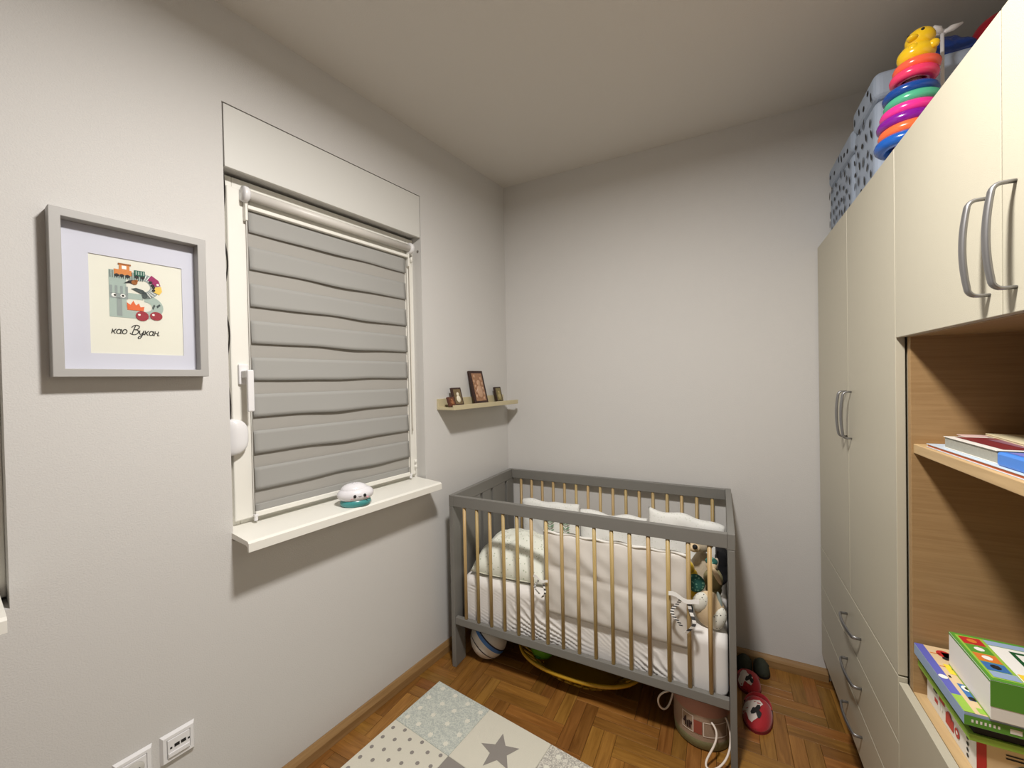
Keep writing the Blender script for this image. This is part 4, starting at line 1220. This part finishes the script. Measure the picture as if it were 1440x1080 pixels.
t = thing('red_ball', 'red toy ball behind the blue bag on the spotted box', 'ball', (.755, 1.755, ZT+.3735))
ell('shell', (0, 0, .060), (.060, .060, .060), mat('red_plastic', (190, 20, 50), rough=.35), t, u=28, v=18)
ell('valve', (0, -.059, .06), (.006, .003, .006), BLK, t)

# ---------------------------------------------------------------- books and games on the shelves
PAGE = mat('page_white', (226, 220, 206), rough=.85, mottled=.08, mscale=120)
def slab(name, label, cat, x0, x1, y0, y1, z0, z1, cover, side=None, rot=0, group=None, shapes=None, cols=None, bev=.001, coverth=.0015, front=None, left=None):
    """origin at the near room-side corner; book = page block between covers"""
    t = thing(name, label, cat, (x0, y0, z0), math.radians(rot), group)
    w_, d_, h_ = x1-x0, y1-y0, z1-z0
    if side is not None:
        box('page_block', .002, w_-.002, .002, d_-.002, coverth, h_-coverth, side, t, bev=0)
        box('cover', 0, w_, 0, d_, h_-coverth, h_, cover, t, bev=bev*.4); box('cover', 0, w_, 0, d_, 0, coverth, cover, t, bev=bev*.4)
    else:
        box('game_box', 0, w_, 0, d_, 0, h_, cover, t, bev=bev)
    if shapes: decal('cover_art', shapes, t, T((0, 0, h_)), cols)
    if front: decal('front_print', front, t, R(90, 'X'), cols)
    if left: decal('side_print', left, t, Matrix(((0, 0, -1, 0), (-1, 0, 0, 0), (0, 1, 0, 0), (0, 0, 0, 1))), cols)
    return t
C = {'r': mat('ink_red', (186, 40, 40), rough=.5), 'g': mat('ink_green', (88, 150, 50), rough=.5), 'y': mat('ink_yellow', (240, 208, 60), rough=.5), 'b': mat('ink_blue', (60, 110, 170), rough=.5),
     'p': mat('ink_purple', (92, 96, 180), rough=.5), 'w': mat('ink_white', (236, 234, 228), rough=.5), 'k': BLK, 'o': mat('ink_orange', (214, 120, 50), rough=.5), 'd': mat('ink_darkgreen', (24, 84, 44), rough=.5),
     'l': mat('ink_lightblue', (150, 170, 200), rough=.5), 'n': mat('ink_beige', (216, 190, 150), rough=.5), 'm': mat('ink_lime', (150, 190, 70), rough=.5)}
Z0 = .6022
# lower stack
LY = 1.115
fr = [(rect(0, .30, 0, .068), 'n', 0), (rect(.0, .014, 0, .068), 'r', 1), (rect(.0, .30, 0, .012), 'r', 1), (rect(.040, .15, .047, .050), 'k', 2), (rect(.040, .15, .054, .0565), 'k', 2),
      (circ(.10, .022, .055, 18, ry=.026), 'd', 3), (circ(.085, .026, .004), 'y', 4), (circ(.11, .012, .010, 10, ry=.004), 'w', 4), (circ(.125, .028, .008), 'm', 4)]
lf = [(rect(-.19, -.145, .018, .040), 'w', 0)] + [(rect(-.120-.0, -.085, .012, .036), 'r', 1), (rect(-.150, -.125, .040, .054), 'r', 1), (circ(-.105, .034, .010), 'r', 2), (circ(-.070, .025, .010), 'r', 2), (circ(-.070, .026, .004), 'w', 3), (circ(-.135, .028, .004), 'w', 3)]
for k in range(4): lf.append((circ(-.030+k*-.0, .012+k*.012, .004), 'k', 1))
lf += [(rect(-.178, -.160, .044, .054), 'k', 1), (rect(-.172, -.156, .022, .032), 'r', 1)]
slab('game_box', 'white and red game box with a green figure, bottom of the lower stack', 'board game', .442, .760, LY, 1.328, Z0, Z0+.070, C['w'], cols=C, front=fr, left=lf)
slab('game_box', 'thin lime edged box second from the bottom of the lower stack', 'board game', .428, .735, LY-.010, 1.336, Z0+.0705, Z0+.084, C['m'], cols=C)
slab('game_box', 'flat black box in the middle of the lower stack', 'board game', .436, .730, LY-.006, 1.330, Z0+.0845, Z0+.104, C['k'], cols=C)
tp = [(rect(.0, .30, .0, .228), 'n', 0), (rect(.0, .016, .05, .228), 'p', 1), (rect(0, .016, 0, .05), 'm', 1), (circ(.008, .105, .0075), 'w', 2),
      (circ(.044, .200, .014, 12, ry=.016), 'r', 1), (rect(.040, .075, .176, .208), 'r', 1), (circ(.040, .182, .006), 'k', 2), (rect(.018, .036, .196, .199), 'o', 1),
      (rect(.026, .075, .122, .158), 'y', 1), (circ(.044, .141, .009), 'k', 2), (rect(.017, .027, .146, .149), 'o', 1), (rect(.019, .023, .108, .116), 'k', 1),
      (rect(.024, .075, .040, .092), 'b', 1), (circ(.036, .078, .010, 12), 'w', 2), (circ(.036, .078, .005), 'k', 3), (circ(.030, .046, .006), 'k', 2), (circ(.055, .046, .006), 'k', 2),
      (rect(.024, .26, .004, .020), 'm', 1)]
frp = [(rect(0, .085, .001, .020), 'g', 0), (rect(.085, .30, .001, .020), 'p', 0)] + [(rect(.010+i*.006, .013+i*.006, .008, .014), 'w', 1) for i in range(7)] + [(rect(.062, .078, .006, .015), 'w', 1)]
slab('game_box', 'beige topped puzzle box with red, yellow and blue cars, purple edge', 'board game', .418, .715, LY-.018, 1.326, Z0+.1045, Z0+.130, C['l'], cols=C, shapes=tp, front=frp)
tg = [(rect(0, .288, 0, .164), 'g', 0), (rect(.006, .28, .008, .156), 'm', 1)] + [(rect(.010, .044, .124-.030*k, .152-.030*k), c, 2) for k, c in enumerate('rgob')] + \
     [(rect(.010, .048, .012, .032), 'l', 2), (rect(.050, .150, .014, .135), 'w', 2), (rect(.050, .150, .137, .155), 'l', 2), (rect(.052, .085, .014, .040), 'y', 3), (circ(.062, .026, .006), 'r', 4)] + \
     [(circ(.027, .138-.030*k, .008, 8), c, 3) for k, c in enumerate('owwk')] + \
     [(rect(.076, .083, .050, .125), 'd', 3), (rect(.083, .105, .118, .125), 'd', 3), (rect(.083, .100, .086, .092), 'd', 3), (star(.125, .090, .024, .012), 'd', 3), (circ(.125, .050, .014), 'd', 3), (circ(.120, .146, .008), 'g', 3)]
tgo = slab('game_box', 'bright green game box with coloured squares, top of the lower stack', 'board game', .452, .740, 1.092, 1.256, Z0+.1305, Z0+.207, C['w'], cols=C, shapes=tg, rot=-1,
     front=[(rect(0, .30, .026, .0762), 'g', 0)],
     left=[(rect(-.164, 0, 0, .004), 'm', 0), (rect(-.164, 0, .0725, .0762), 'g', 0)])
text_mesh('lettering', 'CE', .016, C['w'], tgo, T((.080, -.0012, .044)) @ R(90, 'X'), bold=.0003)

# middle shelf
Z1 = 1.2222
slab('book', 'large thin pale blue book with an orange edge, lowest on the middle shelf', 'book', .432, .720, .930, 1.292, Z1, Z1+.008, mat('cv_paleblue', (190, 206, 220), rough=.4), side=mat('pg_orange', (210, 110, 60), rough=.6), group='books on the middle shelf')
b1 = slab('book', 'thick grey edged book with a dark red cover on the middle shelf', 'book', .442, .640, 1.044, 1.238, Z1+.0082, Z1+.033, mat('cv_white', (226, 222, 214), rough=.4), side=mat('pg_grey', (160, 158, 146), rough=.9, mottled=.15, mscale=200), group='books on the middle shelf',
     shapes=[(rect(.014, .19, .012, .182), 'm', 0), (rect(.05, .15, .04, .15), 'k', 1)], cols={'m': mat('cv_darkred', (120, 40, 44), rough=.4), 'k': mat('cv_mauve', (140, 96, 110), rough=.4)})
t = thing('board_book', 'small bright blue board book with rounded corners in front of the grey book', 'book', (.438, .850, Z1+.0082))
b = bmesh.new(); abox(b, 0, .150, 0, .185, 0, .024, .004, seg=2); mk('page_block', b, mat('book_blue', (70, 130, 215), rough=.4), t)
decal('cover_art', [(rect(.01, .14, .01, .175), 'a', 0), (circ(.07, .12, .03), 'b', 1), (circ(.05, .05, .02), 'b', 1)], t, T((0, 0, .024)), {'a': mat('cv_violet', (120, 120, 190), rough=.4), 'b': mat('cv_pinkish', (220, 170, 170), rough=.4)})
slab('magazine', 'thin yellowish magazine lying on the dark red book', 'magazine', .500, .690, 1.060, 1.275, Z1+.0335, Z1+.038, mat('mag_cover', (226, 214, 176), rough=.4), side=PAGE, rot=-6)
slab('magazine', 'thin white and red magazine under the yellowish one, sticking out behind', 'magazine', .490, .680, 1.240, 1.310, Z1+.0085, Z1+.030, mat('mag_cover2', (220, 190, 184), rough=.4), side=PAGE)
slab('book', 'beige edged book with a dark brown cover at the back of the middle shelf', 'book', .590, .800, 1.080, 1.320, Z1+.0385, Z1+.062, mat('cv_brown', (66, 34, 26), rough=.4), side=mat('pg_beige', (196, 178, 136), rough=.9, mottled=.12, mscale=150), group='books on the middle shelf', rot=-4)
